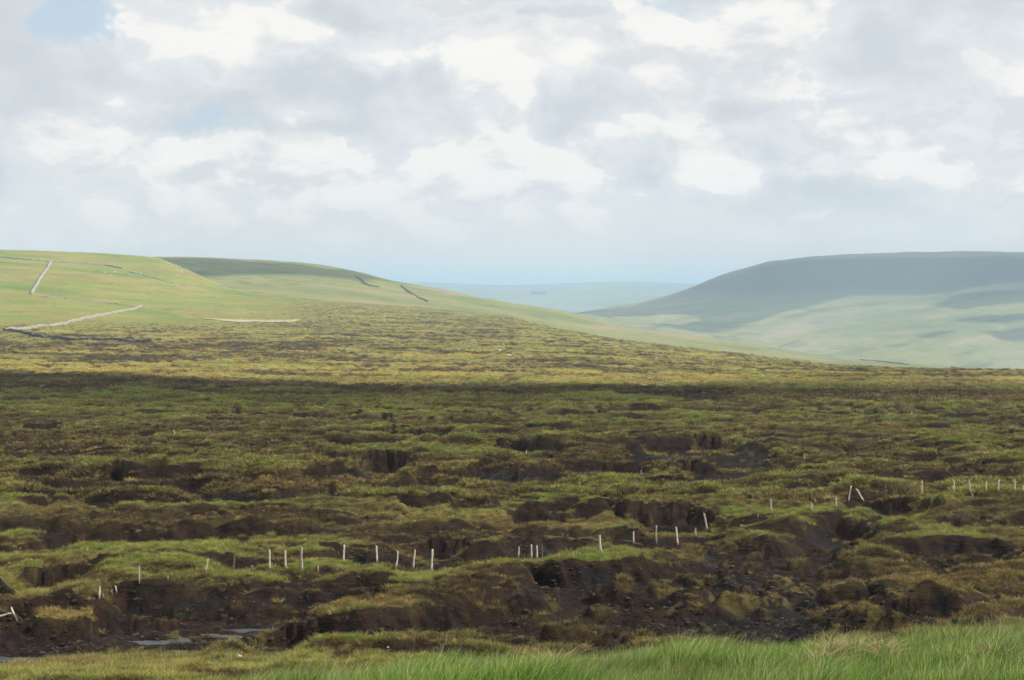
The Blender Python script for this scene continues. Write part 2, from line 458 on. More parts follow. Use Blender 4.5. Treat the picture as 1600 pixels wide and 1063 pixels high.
# pools: a level basin for each, the water lies in it
pool_info = []
for (px, py, rw, rh) in POOLS:
    col_i = int(np.argmin(np.abs(UU - U(px))))
    rr = HOR - (Zb[:, col_i] - 0.9) / Y[:, col_i] * FPX
    m = np.where((DD > 44) & (DD < 400))[0]
    ri = m[np.argmin(np.abs(rr[m] - py))]
    x0, y0 = X[ri, col_i], DD[ri]
    L = TAN(py) * y0
    ax = rw / FPX * y0; ay = rh / FPX * y0 * y0 / max(-L, 1)
    j = np.where(np.abs(X[ri] - x0) < 4 * ax + 9)[0]
    i = np.where((DD > y0 - 4 * ay - 16) & (DD < y0 + 4 * ay + 5))[0]
    sl = np.s_[i[0]:i[-1] + 1, j[0]:j[-1] + 1]
    e = np.hypot((X[sl] - x0) / ax, (Y[sl] - y0) / ay) * (1 + 0.45 * fbm(X[sl], Y[sl], ax * .9, ay * .9, 3, 101))
    inner = 1 - sstep(e, 0.75, 1.15)
    outer = 1 - sstep(e, 1.3, 2.6)
    front = 1 - sstep(e, 1.2, 3.2)
    flat = L + 0.05 + 0.10 * sstep(e, 1.0, 2.2) + .05 * fbm(X[sl], Y[sl], 1.2, .8, 3, 102)
    lim = L + 0.06 + 0.7 * abs(L) / y0 * np.maximum(y0 - Y[sl] - ay * .6, 0) + 4 * sstep(np.abs(X[sl] - x0) * (1 + .5 * fbm(X[sl], Y[sl], 4, 3, 3, 103)) - ax, .1 * ax, .8 * ax + 5.0) + np.where(Y[sl] < y0, 0, 9)
    znew = Zt[sl] * (1 - outer) + flat * outer
    znew = znew * (1 - inner) + (L - 0.12) * inner
    znew = np.minimum(znew, lim)
    Zt[sl] = znew
    G[sl] = np.maximum(G[sl], outer); Gh[sl] = np.maximum(Gh[sl], outer)
    pool_info.append((x0, y0, L, ax, ay))

macro = Zb + relief_k * ((.15 + .6 * sstep(Y, 80, 150)) * P1b + (0.6 + .7 * sstep(Y, 70, 160)) * P1 + .72 * P2 + .4 * P25) * (1 - Gh) - Gh
mslope = np.gradient(macro, axis=0) / np.gradient(DD)[:, None]
# slope decides what is bare
dzdy = np.gradient(Zt, axis=0) / np.gradient(DD)[:, None]
dx = np.gradient(X, axis=1)
dzdx = np.gradient(Zt, axis=1) / dx
slope = np.hypot(dzdy, dzdx)
steep = sstep(slope, 0.7, 1.3) * bog * (1 - sstep(Y, 260, 420))
nse = fbm(X, Y, 1.6, 1.2, 4, 110, .6)
peat = np.clip(np.maximum(sstep(G + 0.25 * nse * (G > 0.02), 0.35, 0.6), steep * sstep(nse + 0.4 * (G > .05), -0.2, 0.3) * 0.9), 0, 1)
peat = np.maximum(peat, .85 * sstep(mslope + .22 * nse, .42, .62) * bog * (1 - sstep(Y, 300, 420)))
peat = np.maximum(peat, scar * sstep(slope + .5 * nse, .1, .5))
peat *= 1 - 0.8 * sstep(mound_s, -.3, .4) * sstep(nse + .6 * fbm(X, Y, 4, 3, 3, 111), -.15, .25)
peat *= 1 - 0.75 * sstep(lumps / .4, 0.3, .8) * sstep(nse, -.1, .2)
peat = peat * bog
# what grows: 0 heather brown ... 1 fresh green
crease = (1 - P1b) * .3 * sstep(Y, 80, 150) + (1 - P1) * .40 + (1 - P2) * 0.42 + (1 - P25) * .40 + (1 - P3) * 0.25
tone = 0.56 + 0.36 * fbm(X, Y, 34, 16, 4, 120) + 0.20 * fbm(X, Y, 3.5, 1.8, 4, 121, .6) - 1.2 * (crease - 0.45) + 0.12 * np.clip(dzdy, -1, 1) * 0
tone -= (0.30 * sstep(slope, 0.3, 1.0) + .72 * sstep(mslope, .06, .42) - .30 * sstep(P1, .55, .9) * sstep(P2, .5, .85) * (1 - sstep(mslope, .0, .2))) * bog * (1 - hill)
GREEN = [(0, 868, 480, 862, 12, .42), (0, 895, 420, 900, 14, .32), (420, 905, 780, 900, 9, .35), (820, 880, 1000, 882, 7, .25), (1110, 815, 1290, 806, 9, .4), (1340, 815, 1500, 800, 12, .3), (1420, 842, 1560, 848, 6, .45),
         (560, 722, 800, 716, 9, .35), (300, 745, 560, 748, 5, .25), (700, 778, 1000, 775, 9, .3), (1200, 740, 1320, 742, 4, .2), (-50, 650, 1650, 665, 26, .12), (1500, 955, 1600, 950, 9, .3), (200, 1030, 420, 1030, 20, .1)]
BROWN = [(0, 822, 480, 822, 12, .5), (0, 598, 600, 612, 9, .45), (600, 616, 1600, 624, 6, .65), (150, 560, 1600, 585, 7, .22), (0, 545, 480, 545, 9, .42), (200, 770, 560, 790, 18, .3), (500, 830, 800, 835, 12, .25), (850, 940, 1450, 960, 50, .55), (780, 925, 860, 950, 25, .5), (620, 935, 770, 940, 9, .35), (0, 700, 200, 720, 20, .2), (1250, 905, 1330, 860, 20, .2), (480, 950, 640, 950, 8, .25)]  # the long strips by the cloud edge deepen its shadow with browner colour
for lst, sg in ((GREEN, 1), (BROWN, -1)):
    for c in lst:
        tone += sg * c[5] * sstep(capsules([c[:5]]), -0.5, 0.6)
tone = np.clip(tone + 0.30 * hill + 0.12 * sstep(Y, 300, 600) * (1 - hill), 0, 1)
tone = np.where(bog < .5, 0.85, tone)
farz = sstep(Y, 330, 480) * (1 - hill)
tone = np.clip(tone + farz * (1.1 * fbm(X, Y, 62, 22, 5, 125, .6) - .04), 0, 1)
straw = 0.25 + 0.5 * fbm(X, Y, 26, 12, 5, 130, .6) + farz * (.50 + .85 * fbm(X, Y, 80, 30, 4, 131))
STRAW = [(880, 598, 1650, 601, 8, .45), (0, 575, 900, 590, 9, .3), (335, 501, 465, 502, 1.0, 1.3), (65, 470, 110, 473, 1.0, .5), (880, 555, 960, 552, 1.8, .8), (930, 546, 1010, 543, 1.5, .5), (0, 584, 600, 600, 6, .25), (500, 955, 620, 955, 6, .6), (80, 962, 150, 955, 6, .7), (0, 857, 620, 856, 3, .4), (100, 400, 160, 402, 2, .2), (1060, 550, 1180, 553, 1.2, .5), (630, 562, 1000, 565, 3, .25)]
for c in STRAW:
    straw += c[5] * sstep(capsules([c[:5]], 6), -0.3, 0.6)
straw = straw * (1 - .75 * farz * (1 - sstep(tone, .18, .5)))
straw = np.clip(straw, 0, 1.5) * bog
hillm = hill


def mat_new(name):
    m = bpy.data.materials.new(name)
    m.use_nodes = True
    return m, NT(m.node_tree)


def veg_colour(k, tone_s, straw_s, hill_s=None):
    """colour of moor vegetation from 0..1 tone (heather to grass) and straw amount"""
    r = k.n('ShaderNodeValToRGB')
    k.put(r.inputs[0], tone_s)
    els = r.color_ramp.elements
    els[0].position = 0.0; els[0].color = (0.024, 0.016, 0.011, 1)
    els[1].position = 1.0; els[1].color = (0.098, 0.142, 0.030, 1)
    for p, c in ((0.25, (0.052, 0.038, 0.019)), (0.48, (0.070, 0.068, 0.025)), (0.72, (0.084, 0.100, 0.027))):
        e = els.new(p); e.color = c + (1,)
    return k.v('MULTIPLY', k.mix(k.m('MULTIPLY', straw_s, 0.62, clamp=True), r.outputs[0], (0.275, 0.232, 0.080)), (1.16, 1.15, 1.12))


moor_m, k = mat_new('moor_ground')
geo = k.n('ShaderNodeNewGeometry')
P = geo.outputs['Position']
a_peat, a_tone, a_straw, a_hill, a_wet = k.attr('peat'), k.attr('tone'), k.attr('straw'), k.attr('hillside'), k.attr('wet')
nf = k.noise(k.scale(P, (1, 1, 1)), 2.3, 5, 0.65)
ns = k.noise(k.scale(P, (0.11, 0.22, 0.3)), 1.0, 6, 0.62)
nl = k.noise(k.scale(P, (0.012, 0.03, 0.03)), 1.0, 5, 0.6)
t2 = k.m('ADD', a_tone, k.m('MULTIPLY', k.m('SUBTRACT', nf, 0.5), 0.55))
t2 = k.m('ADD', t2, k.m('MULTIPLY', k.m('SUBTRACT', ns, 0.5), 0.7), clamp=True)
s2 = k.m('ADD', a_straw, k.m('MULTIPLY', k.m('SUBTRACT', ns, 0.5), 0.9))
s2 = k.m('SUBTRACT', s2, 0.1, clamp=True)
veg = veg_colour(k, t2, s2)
gh = k.mix(k.sm(nl, 0.32, 0.68), (0.140, 0.215, 0.034), (0.265, 0.250, 0.062))
gh = k.mix(k.sm(k.m('ADD', ns, k.m('MULTIPLY', nl, .5)), 0.72, 0.95), gh, (0.27, 0.215, 0.085))
spx = k.n('ShaderNodeSeparateXYZ'); k.put(spx.inputs[0], P)
cbx = k.n('ShaderNodeCombineXYZ'); k.put(cbx.inputs[0], spx.outputs[0]); k.put(cbx.inputs[1], spx.outputs[1]); k.put(cbx.inputs[2], k.m('MULTIPLY_ADD', spx.outputs[0], .09, spx.outputs[2]))
PT = cbx.outputs[0]
nc = k.noise(k.scale(PT, (1 / 260, 1 / 900, 1 / 6)), 1.0, 8, .68, .3)
nd = k.noise(k.scale(PT, (1 / 22, 1 / 45, 1 / 2.5)), 1.0, 7, .72)
gh = k.mix(k.m('MULTIPLY', k.sm(nc, .50, .66), .8), gh, (0.215, 0.155, 0.062))
gh = k.mix(k.m('MULTIPLY', k.sm(nc, .47, .34), .7), gh, (0.085, 0.155, 0.024))
gh = k.mix(k.m('MULTIPLY', k.sm(nd, .52, .72), .55), gh, (0.085, 0.080, 0.028))
gh = k.mix(k.m('MULTIPLY', a_straw, 0.30, clamp=True), gh, (0.36, 0.29, 0.13))
veg = k.mix(k.m('MULTIPLY', a_hill, 0.85), veg, gh)
np_ = k.noise(P, 1.1, 6, 0.7)
pc = k.mix(k.sm(np_, 0.35, 0.7), (0.0105, 0.0084, 0.0080), (0.042, 0.0235, 0.0170))
pc = k.mix(k.sm(k.noise(P, 7.0, 3, .7), 0.6, 0.8), pc, (0.044, 0.032, 0.022))
pc = k.mix(a_wet, pc, (0.010, 0.0095, 0.010))
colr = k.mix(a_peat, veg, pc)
bs = k.n('ShaderNodeBsdfPrincipled')
k.put(bs.inputs['Base Color'], colr)
k.put(bs.inputs['Roughness'], k.m('SUBTRACT', 0.95, k.m('MULTIPLY', a_wet, 0.5)))
bs.inputs['Specular IOR Level'].default_value = 0.12
bp = k.n('ShaderNodeBump')
bp.inputs['Distance'].default_value = 0.22
bp.inputs['Strength'].default_value = 0.75
k.put(bp.inputs['Height'], k.noise(P, 1.7, 6, 0.72))
bp2 = k.n('ShaderNodeBump')
bp2.inputs['Distance'].default_value = 2.0
bp2.inputs['Strength'].default_value = 0.6
k.put(bp2.inputs['Height'], k.m('MULTIPLY', ns, k.m('MULTIPLY_ADD', a_hill, -0.7, 1.0)))
k.put(bp2.inputs['Normal'], bp.outputs[0])
k.put(bs.inputs['Normal'], bp2.outputs[0])
out = k.n('ShaderNodeOutputMaterial'); k.put(out.inputs[0], bs.outputs[0])

wet = np.clip(sstep(G, .7, 1) * sstep(-fbm(X, Y, 6, 4, 3, 140), -0.05, 0.4) * (1 - sstep(lumps, .05, .2)), 0, 1) * .8
V = np.stack([X, Y, Zt], -1).reshape(-1, 3)
me = mesh_arrays('moor', V, grid_faces(NR, NC))
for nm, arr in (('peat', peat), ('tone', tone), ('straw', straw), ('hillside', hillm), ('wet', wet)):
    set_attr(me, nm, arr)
moor = tag(link('moor', me, moor_m, smooth=True), 'peat moor with turf hags rising to a green hill', kind='structure')


def ground_at(x, y):
    """bilinear height and attribute lookup on the moor sheet"""
    x = np.atleast_1d(np.asarray(x, float)); y = np.atleast_1d(np.asarray(y, float))
    fi = np.interp(y, DD, np.arange(NR)); fj = np.interp(x / y, UU, np.arange(NC))
    i = np.clip(fi.astype(int), 0, NR - 2); j = np.clip(fj.astype(int), 0, NC - 2)
    a, b = fi - i, fj - j
    def look(A):
        return A[i, j] * (1 - a) * (1 - b) + A[i + 1, j] * a * (1 - b) + A[i, j + 1] * (1 - a) * b + A[i + 1, j + 1] * a * b
    return look


def hit(px, row, d0=2.0, d1=2600.0, extra=0.0):
    """first ground point of the moor along the sight line of a photo pixel"""
    u, t = U(px), TAN(row)
    m = (DD > d0) & (DD < d1)
    j = np.interp(u, UU, np.arange(NC)); j0 = int(j); b = j - j0
    zc = Zt[m, j0] * (1 - b) + Zt[m, j0 + 1] * b
    dd = DD[m]
    f = zc + extra - t * dd
    idx = np.where(f >= 0)[0]
    if not len(idx): return None
    i = idx[0]
    if i == 0: d = dd[0]
    else: d = dd[i - 1] + (dd[i] - dd[i - 1]) * (-f[i - 1]) / (f[i] - f[i - 1] + 1e-12)
    return np.array([u * d, d, t * d - extra])


# ------------------------------------------------------------------ hills beyond
def sheet(name, px, ds, rows, nr, nc, detail, mat, label, u_pad=0.0, power=1.0, blur=3):
    us = np.array([U(p) for p in px]); ds = np.array(ds, float)
    tz = [[(HOR - r) / FPX * d for r in rr] for d, rr in zip(ds, rows)]
    uu = np.linspace(us[0], us[-1], nc); dd = np.geomspace(ds[0], ds[-1], nr)
    z = interp_table(uu, dd, us, ds, tz, blur=blur)
    y = np.repeat(dd[:, None], nc, 1); x = dd[:, None] * uu[None, :]
    z = z + detail(x, y)
    me = mesh_arrays(name, np.stack([x, y, z], -1).reshape(-1, 3), grid_faces(nr, nc))
    o = tag(link(name, me, mat, smooth=True), label, kind='structure')
    def find(pxx, row):
        u, t = U(pxx), TAN(row)
        j = int(np.clip(np.interp(u, uu, np.arange(nc)), 0, nc - 2))
        f = z[:, j] - t * dd
        idx = np.where(f >= 0)[0]
        if not len(idx): i = int(np.argmax(f / dd))
        else: i = idx[0]
        return np.array([u * dd[i], dd[i], z[i, j]])
    return o, find


def hill_mat(name, c_a, c_b, c_c, sx_, sy_, streak, heath_shade=None, band=1 / 8, tilt=.12):
    m, k = mat_new(name)
    P = k.n('ShaderNodeNewGeometry').outputs['Position']
    P0 = P
    sp0 = k.n('ShaderNodeSeparateXYZ'); k.put(sp0.inputs[0], P)
    cb0 = k.n('ShaderNodeCombineXYZ'); k.put(cb0.inputs[0], sp0.outputs[0]); k.put(cb0.inputs[1], sp0.outputs[1])
    k.put(cb0.inputs[2], k.m('MULTIPLY_ADD', sp0.outputs[0], tilt, sp0.outputs[2]))
    P = cb0.outputs[0]
    n1 = k.noise(k.scale(P, (sx_, sy_, sy_)), 1.0, 6, 0.6, 0.3)
    n2 = k.noise(k.scale(P, (sx_ * 4, sy_ * 7, sy_ * 20)), 1.0, 9, 0.74, 0.2)
    n3 = k.noise(k.scale(P, (sx_ * 14, sy_ * 14, sy_ * 14)), 1.0, 5, 0.6)
    c = k.mix(k.sm(n1, 0.36, 0.64), c_a, c_b)
    c = k.mix(k.m('MULTIPLY', k.sm(n2, 0.5, 0.72), streak), c, c_c)
    c = k.mix(k.m('MULTIPLY', k.sm(n3, 0.5, 0.72), 0.55), c, tuple(q * 0.45 for q in c_a))
    nc = k.noise(k.scale(P, (sx_ * 1.3, sy_ * .5, band)), 1.0, 6, 0.6, 0.4)
    c = k.mix(k.m('MULTIPLY', k.sm(nc, .52, .66), .75), c, c_c)
    c = k.mix(k.m('MULTIPLY', k.sm(nc, .46, .34), .7), c, tuple(q * .55 for q in c_a))
    if heath_shade is not None:                       # dark heather tone higher up, deepening the cloud shadow by colour
        sp = k.n('ShaderNodeSeparateXYZ'); k.put(sp.inputs[0], P0)
        hh = k.m('ADD', sp.outputs[2], k.m('MULTIPLY', k.m('SUBTRACT', n1, .5), heath_shade[2]))
        hh = k.m('ADD', hh, k.m('MULTIPLY', k.m('SUBTRACT', n2, .5), heath_shade[2] * .6))
        c = k.mix(k.m('MULTIPLY', k.sm(hh, heath_shade[0], heath_shade[1]), .85), c, heath_shade[3])
    b = k.n('ShaderNodeBsdfPrincipled')
    k.put(b.inputs['Base Color'], c)
    b.inputs['Roughness'].default_value = 1.0
    b.inputs['Specular IOR Level'].default_value = 0.1
    bp = k.n('ShaderNodeBump'); bp.inputs['Distance'].default_value = 12.0; bp.inputs['Strength'].default_value = .5
    k.put(bp.inputs['Height'], n2); k.put(b.inputs['Normal'], bp.outputs[0])
    o = k.n('ShaderNodeOutputMaterial'); k.put(o.inputs[0], b.outputs[0])
    return m


green_hill = hill_mat('hill_grass', (0.135, 0.170, 0.045), (0.235, 0.225, 0.070), (0.29, 0.225, 0.12), 1 / 420, 1 / 160, .65)
fell_m = hill_mat('fell_grass', (0.130, 0.150, 0.045), (0.215, 0.210, 0.070), (0.300, 0.235, 0.150), 1 / 900, 1 / 500, .7, (-60, 40, 90, (0.056, 0.048, 0.042)), 1 / 26, -.14)
far_m = hill_mat('far_fields', (0.10, 0.14, 0.06), (0.19, 0.20, 0.09), (0.26, 0.22, 0.13), 1 / 900, 1 / 500, .8, None, 1 / 22, 0)

pB = [-300, 100, 230, 330, 430, 500, 560, 610, 680, 740, 800, 850, 900, 960, 1100, 1200, 1300, 1400, 1500, 1600, 2200]
rB = [
    [520, 520, 520, 520, 520, 525, 530, 532, 540, 546, 555, 562, 568, 575, 590, 600, 612, 620, 630, 640, 660],
    [480, 480, 480, 478, 480, 484, 488, 492, 500, 508, 515, 525, 535, 548, 562, 574, 582, 590, 598, 606, 620],
    [450, 448, 446, 444, 446, 448, 452, 462, 472, 482, 494, 504, 515, 528, 545, 559, 571, 578, 585, 592, 606],
    [428, 426, 424, 420, 420, 424, 432, 446, 459, 470, 482, 490, 500, 514, 532, 547, 562, 569, 577, 585, 600],
    [405, 402, 402, 402, 408, 414, 425, 439, 451, 464, 476, 482, 492, 507, 529, 545, 561, 569, 577, 586, 600],
    [420, 415, 415, 415, 420, 430, 440, 455, 468, 480, 492, 500, 512, 525, 550, 565, 580, 590, 600, 610, 620],
    [500, 500, 500, 500, 500, 510, 520, 530, 540, 550, 560, 570, 580, 590, 610, 620, 630, 640, 650, 660, 680]]
hillB, findB = sheet('green_spur', pB, [1800, 2050, 2350, 2600, 2900, 3150, 3700], rB, 110, 620,
                     lambda x, y: 4.5 * fbm(x, y, 260, 160, 5, 201) * sstep(y, 1800, 2100) * (1 - sstep(y, 2700, 2950) * .6) + 0.9 * fbm(x, y, 40, 30, 3, 202), green_hill, 'long green spur sloping down into the valley')
pC = [700, 860, 900, 940, 1000, 1040, 1080, 1092, 1130, 1200, 1260, 1330, 1400, 1500, 1600, 1900, 2400]
rC = [
    [560, 560, 562, 565, 572, 578, 584, 586, 592, 605, 615, 625, 635, 648, 660, 690, 720],
    [520, 520, 521, 522, 526, 530, 534, 535, 540, 548, 556, 565, 574, 586, 598, 620, 650],
    [508, 506, 506, 507, 510, 513, 517, 518, 523, 528, 530, 532, 535, 541, 548, 560, 580],
    [502, 498, 497, 497, 498, 500, 503, 504, 508, 508, 505, 500, 495, 492, 490, 484, 476],
    [500, 494, 491, 489, 487, 485, 483, 482, 480, 470, 463, 458, 454, 450, 447, 440, 430],
    [502, 494, 489, 483, 476, 466, 452, 446, 431, 412, 405, 401, 399, 397, 397, 392, 388],
    [506, 498, 491, 482, 473, 463, 450, 444, 429, 409, 402, 397, 395, 393, 394, 390, 386],
    [530, 520, 510, 500, 490, 480, 470, 465, 450, 430, 420, 415, 412, 410, 410, 405, 400],
    [600, 590, 580, 570, 560, 555, 550, 545, 540, 530, 520, 515, 512, 510, 510, 505, 500]]
fellC, findC = sheet('fell', pC, [3600, 4100, 4500, 4900, 5400, 5900, 6050, 6500, 7500], rC, 170, 520,
                     lambda x, y: 9 * fbm(x, y, 700, 260, 4, 211) * sstep(y, 3700, 4200) * (1 - sstep(y, 5500, 5900) * .85) + 2.5 * fbm(x, y, 110, 110, 3, 214) - 7 * (1 - np.clip(np.abs(fbm(x, y * .8, 500, 900, 3, 213)) * 5, 0, 1)) * sstep(y, 4000, 4300) * (1 - sstep(y, 5200, 5700)),
                     fell_m, 'broad fell in hazy blue cloud shadow across the valley', blur=1)
pD = [-900, 300, 600, 640, 700, 740, 850, 900, 985, 1040, 1090, 1200, 1700, 2600]
skyD = [447, 447, 444, 441.5, 441, 446, 445, 442, 439.5, 442, 444, 445, 447, 447]
rD = [[520] * 14, [500] * 14, [486, 486, 486, 486, 486, 486, 488, 490, 490, 488, 486, 486, 486, 486],
      [466, 466, 466, 466, 466, 467, 468, 468, 466, 466, 466, 466, 466, 466],
      [452, 452, 451, 450, 450, 452, 452, 450, 449, 450, 451, 452, 452, 452], skyD, [r + 6 for r in skyD], [r + 40 for r in skyD]]
farD, findD = sheet('far_hills', pD, [6800, 8200, 9500, 11000, 13000, 15500, 17000, 22000], rD, 120, 420,
                    lambda x, y: 14 * fbm(x, y, 1500, 900, 5, 221) * sstep(y, 7500, 9000) * (1 - sstep(y, 13000, 15000) * .85), far_m, 'pale far hills closing the valley')

# lowest ground under everything, out to the horizon
gx = np.linspace(-40000, 40000, 41); gy = np.linspace(-6000, 60000, 41)
GX, GY = np.meshgrid(gx, gy)
gz = np.full(GX.shape, -420.0) - 0.002 * np.abs(GX)
gz[(np.abs(GX) < 3000) & (GY < 1200)] = -420
me = mesh_arrays('valley_ground', np.stack([GX, GY, gz], -1).reshape(-1, 3), grid_faces(41, 41))
tag(link('valley_ground', me, far_m, smooth=True), 'valley ground running out to the horizon', kind='structure')
# road bank behind and beside the camera
bx = np.linspace(-60, 60, 41); by = np.linspace(-60, 1.2, 25)
BX, BY = np.meshgrid(bx, by)
me = mesh_arrays('road_bank', np.stack([BX, BY, -1.67 - 0.004 * np.abs(BX) + 0 * BY], -1).reshape(-1, 3), grid_faces(25, 41))
tag(link('road_bank', me, green_hill, smooth=True), 'grass bank behind the camera', kind='structure')


# ------------------------------------------------------------------ clouds that shade the ground (they hang outside the frame)
cl_m, k = mat_new('cloud')
geo = k.n('ShaderNodeNewGeometry')
thin = k.attr('thin')
df = k.n('ShaderNodeBsdfDiffuse'); k.put(df.inputs[0], (0.93, 0.94, 0.95))
tl = k.n('ShaderNodeBsdfTranslucent'); k.put(tl.inputs[0], (0.93, 0.94, 0.95))
mx = k.n('ShaderNodeMixShader'); mx.inputs[0].default_value = 0.45
k.put(mx.inputs[1], df.outputs[0]); k.put(mx.inputs[2], tl.outputs[0])
tr = k.n('ShaderNodeBsdfTransparent')
mt = k.n('ShaderNodeMixShader'); k.put(mt.inputs[0], k.m('MULTIPLY', thin, 1.0))
k.put(mt.inputs[1], mx.outputs[0]); k.put(mt.inputs[2], tr.outputs[0])
o_ = k.n('ShaderNodeOutputMaterial'); k.put(o_.inputs[0], mt.outputs[0])


def cloud_over(poly, height, cell, thin_fn, edge=1.0, seed=0, thick=90.0, soft=0.25):
    """a flat-bottomed cumulus whose shade falls on the ground polygon poly [(x, y, z)]"""
    pts = np.array(poly, float)
    k_ = (height - pts[:, 2]) / SUN.z
    cp = pts[:, :2] + k_[:, None] * np.array([SUN.x, SUN.y])[None]
    lo, hi = cp.min(0) - 2 * cell, cp.max(0) + 2 * cell
    nx, ny = int((hi[0] - lo[0]) / cell) + 2, int((hi[1] - lo[1]) / cell) + 2
    xs = lo[0] + np.arange(nx) * cell; ys = lo[1] + np.arange(ny) * cell
    XX, YY = np.meshgrid(xs, ys)
    wxx = XX + edge * cell * 3 * fbm(XX, YY, cell * 14, cell * 14, 4, seed + 1); wyy = YY + edge * cell * 3 * fbm(XX, YY, cell * 14, cell * 14, 4, seed + 2)
    ins = np.zeros(XX.shape, bool); dist = np.full(XX.shape, 1e9)
    n = len(cp)
    for a in range(n):
        x0, y0 = cp[a]; x1, y1 = cp[(a + 1) % n]
        c = ((y0 > wyy) != (y1 > wyy)) & (wxx < (x1 - x0) * (wyy - y0) / (y1 - y0 + 1e-9) + x0)
        ins ^= c
        L2 = (x1 - x0)**2 + (y1 - y0)**2 + 1e-9
        t = np.clip(((wxx - x0) * (x1 - x0) + (wyy - y0) * (y1 - y0)) / L2, 0, 1)
        dist = np.minimum(dist, np.hypot(wxx - x0 - t * (x1 - x0), wyy - y0 - t * (y1 - y0)))
    inside = np.where(ins, dist, -dist)
    prof = np.sqrt(np.clip(inside / (cell * 8), 0, 1))
    top = height + thick * prof * (0.7 + 0.5 * fbm(XX, YY, cell * 10, cell * 10, 4, seed + 5)) + 0.5
    bot = height - 0.12 * thick * prof - 0.5
    core = sstep(inside, 0, cell * (1 + soft * 12))
    # where the shade of this bit falls
    gxs = XX - (height - pts[:, 2].mean()) / SUN.z * SUN.x; gys = YY - (height - pts[:, 2].mean()) / SUN.z * SUN.y
    th = 1 - (1 - thin_fn(gxs, gys)) * core
    ok = inside > -cell * 0.5
    idx = -np.ones(XX.shape, int); idx[ok] = np.arange(ok.sum()); nv = int(ok.sum())
    q = ok[:-1, :-1] & ok[1:, :-1] & ok[:-1, 1:] & ok[1:, 1:]
    a, b, c, d = idx[:-1, :-1][q], idx[:-1, 1:][q], idx[1:, 1:][q], idx[1:, :-1][q]
    Ft = np.stack([a, b, c, d], 1); Fb = np.stack([a, d, c, b], 1) + nv
    # rim: edges used once
    e = np.concatenate([Ft[:, [0, 1]], Ft[:, [1, 2]], Ft[:, [2, 3]], Ft[:, [3, 0]]])
    key = np.minimum(e[:, 0], e[:, 1]) * nv + np.maximum(e[:, 0], e[:, 1])
    _, first, cnt = np.unique(key, return_index=True, return_counts=True)
    r = e[first[cnt == 1]]
    Fr = np.stack([r[:, 1], r[:, 0], r[:, 0] + nv, r[:, 1] + nv], 1)
    Vt = np.stack([XX[ok], YY[ok], top[ok]], 1); Vb = np.stack([XX[ok], YY[ok], bot[ok]], 1)
    me = mesh_arrays('cloud', np.concatenate([Vt, Vb]), np.concatenate([Ft, Fb, Fr]))
    set_attr(me, 'thin', np.concatenate([th[ok], th[ok]]))
    return tag(link('cloud', me, cl_m, smooth=True), 'flat-bottomed cumulus drifting over the moor', kind='structure')


def base_pt(px, row):
    j = int(np.argmin(np.abs(UU - U(px))))
    rr = HOR - Zb[:, j] / DD * FPX
    m = np.where((DD > 50) & (DD < 1300))[0]
    i = m[np.argmin(np.abs(rr[m] - row))]
    return (X[i, j], DD[i], Zb[i, j])

edge_px = [(-700, 584), (-200, 585), (0, 586), (120, 587), (200, 588), (260, 592), (300, 599), (400, 602), (520, 606), (640, 609), (720, 611), (760, 606), (850, 608), (900, 610), (1000, 613), (1060, 607), (1110, 609), (1180, 613), (1300, 615), (1450, 616), (1600, 618), (1900, 620), (2400, 622)]
bogpoly = [base_pt(*p) for p in edge_px] + [(700, 60, -15), (500, -300, -2), (-700, -300, -2), (-700, 100, -15)]
EX = np.array([p[0] for p in bogpoly[:len(edge_px)]]); EY = np.array([p[1] for p in bogpoly[:len(edge_px)]])
def bog_thin(x, y):
    e = np.interp(x, EX, EY)
    s = np.clip((e - y), 0, 1e4)                       # metres inside the edge
    wid = np.interp(x, [-200, -60, 0, 60, 200], [170, 120, 80, 55, 38])
    t = 0.0 + 0.66 * sstep(s, wid * .35, wid * 1.4) + .16 * sstep(s, 190, 320)
    return np.clip(t + 0.12 * fbm(x, y, 90, 50, 3, 300) * sstep(s, 20, 80), .0, .82)
cloud_over(bogpoly, 420.0, 9.0, bog_thin, edge=0.12, seed=400, thick=70, soft=0.02)

def ptB(px, row): return tuple(findB(px, row))
def ptC(px, row): return tuple(findC(px, row))
# shade along the top of the spur
polyB = [ptB(225, 404), ptB(330, 404), ptB(430, 411), ptB(520, 421), ptB(590, 434), ptB(640, 445), ptB(560, 440), ptB(480, 433), ptB(400, 431), ptB(330, 436), ptB(250, 440), ptB(150, 440), ptB(150, 404)]
cloud_over(polyB, 1100.0, 22.0, lambda x, y: 0.08 + 0 * x, edge=0.5, seed=420, thick=150, soft=.12)
# shade on the fell
polyC = [ptC(900, 490), ptC(960, 484), ptC(1035, 468), ptC(1085, 451), ptC(1130, 436), ptC(1200, 418), (findC(1300, 404)), (findC(1440, 404)), (findC(1600, 403)), findC(1800, 400),
         ptC(1700, 440), ptC(1600, 443), ptC(1520, 452), ptC(1440, 460), ptC(1330, 464), ptC(1290, 478), ptC(1230, 488), ptC(1200, 500), ptC(1150, 514), ptC(1100, 523), ptC(1040, 513), ptC(1110, 500), ptC(1160, 490), ptC(1060, 492), ptC(1000, 497), ptC(940, 497)]
cloud_over([tuple(p) for p in polyC], 1700.0, 26.0, lambda x, y: 0.06 + 0 * x, edge=0.7, seed=440, thick=260, soft=.06)
for pl in ([(1455, 478), (1500, 460), (1600, 452), (1640, 470), (1560, 476), (1500, 486)], [(1480, 502), (1560, 492), (1620, 490), (1620, 500), (1520, 508)], [(1540, 520), (1600, 512), (1680, 512), (1680, 530), (1570, 534)], [(1430, 524), (1490, 518), (1500, 523), (1440, 528)]):
    cloud_over([ptC(*p) for p in pl], 1650.0, 14.0, lambda x, y: 0.12 + 0 * x, edge=.5, seed=460 + pl[0][0], thick=60, soft=.03)

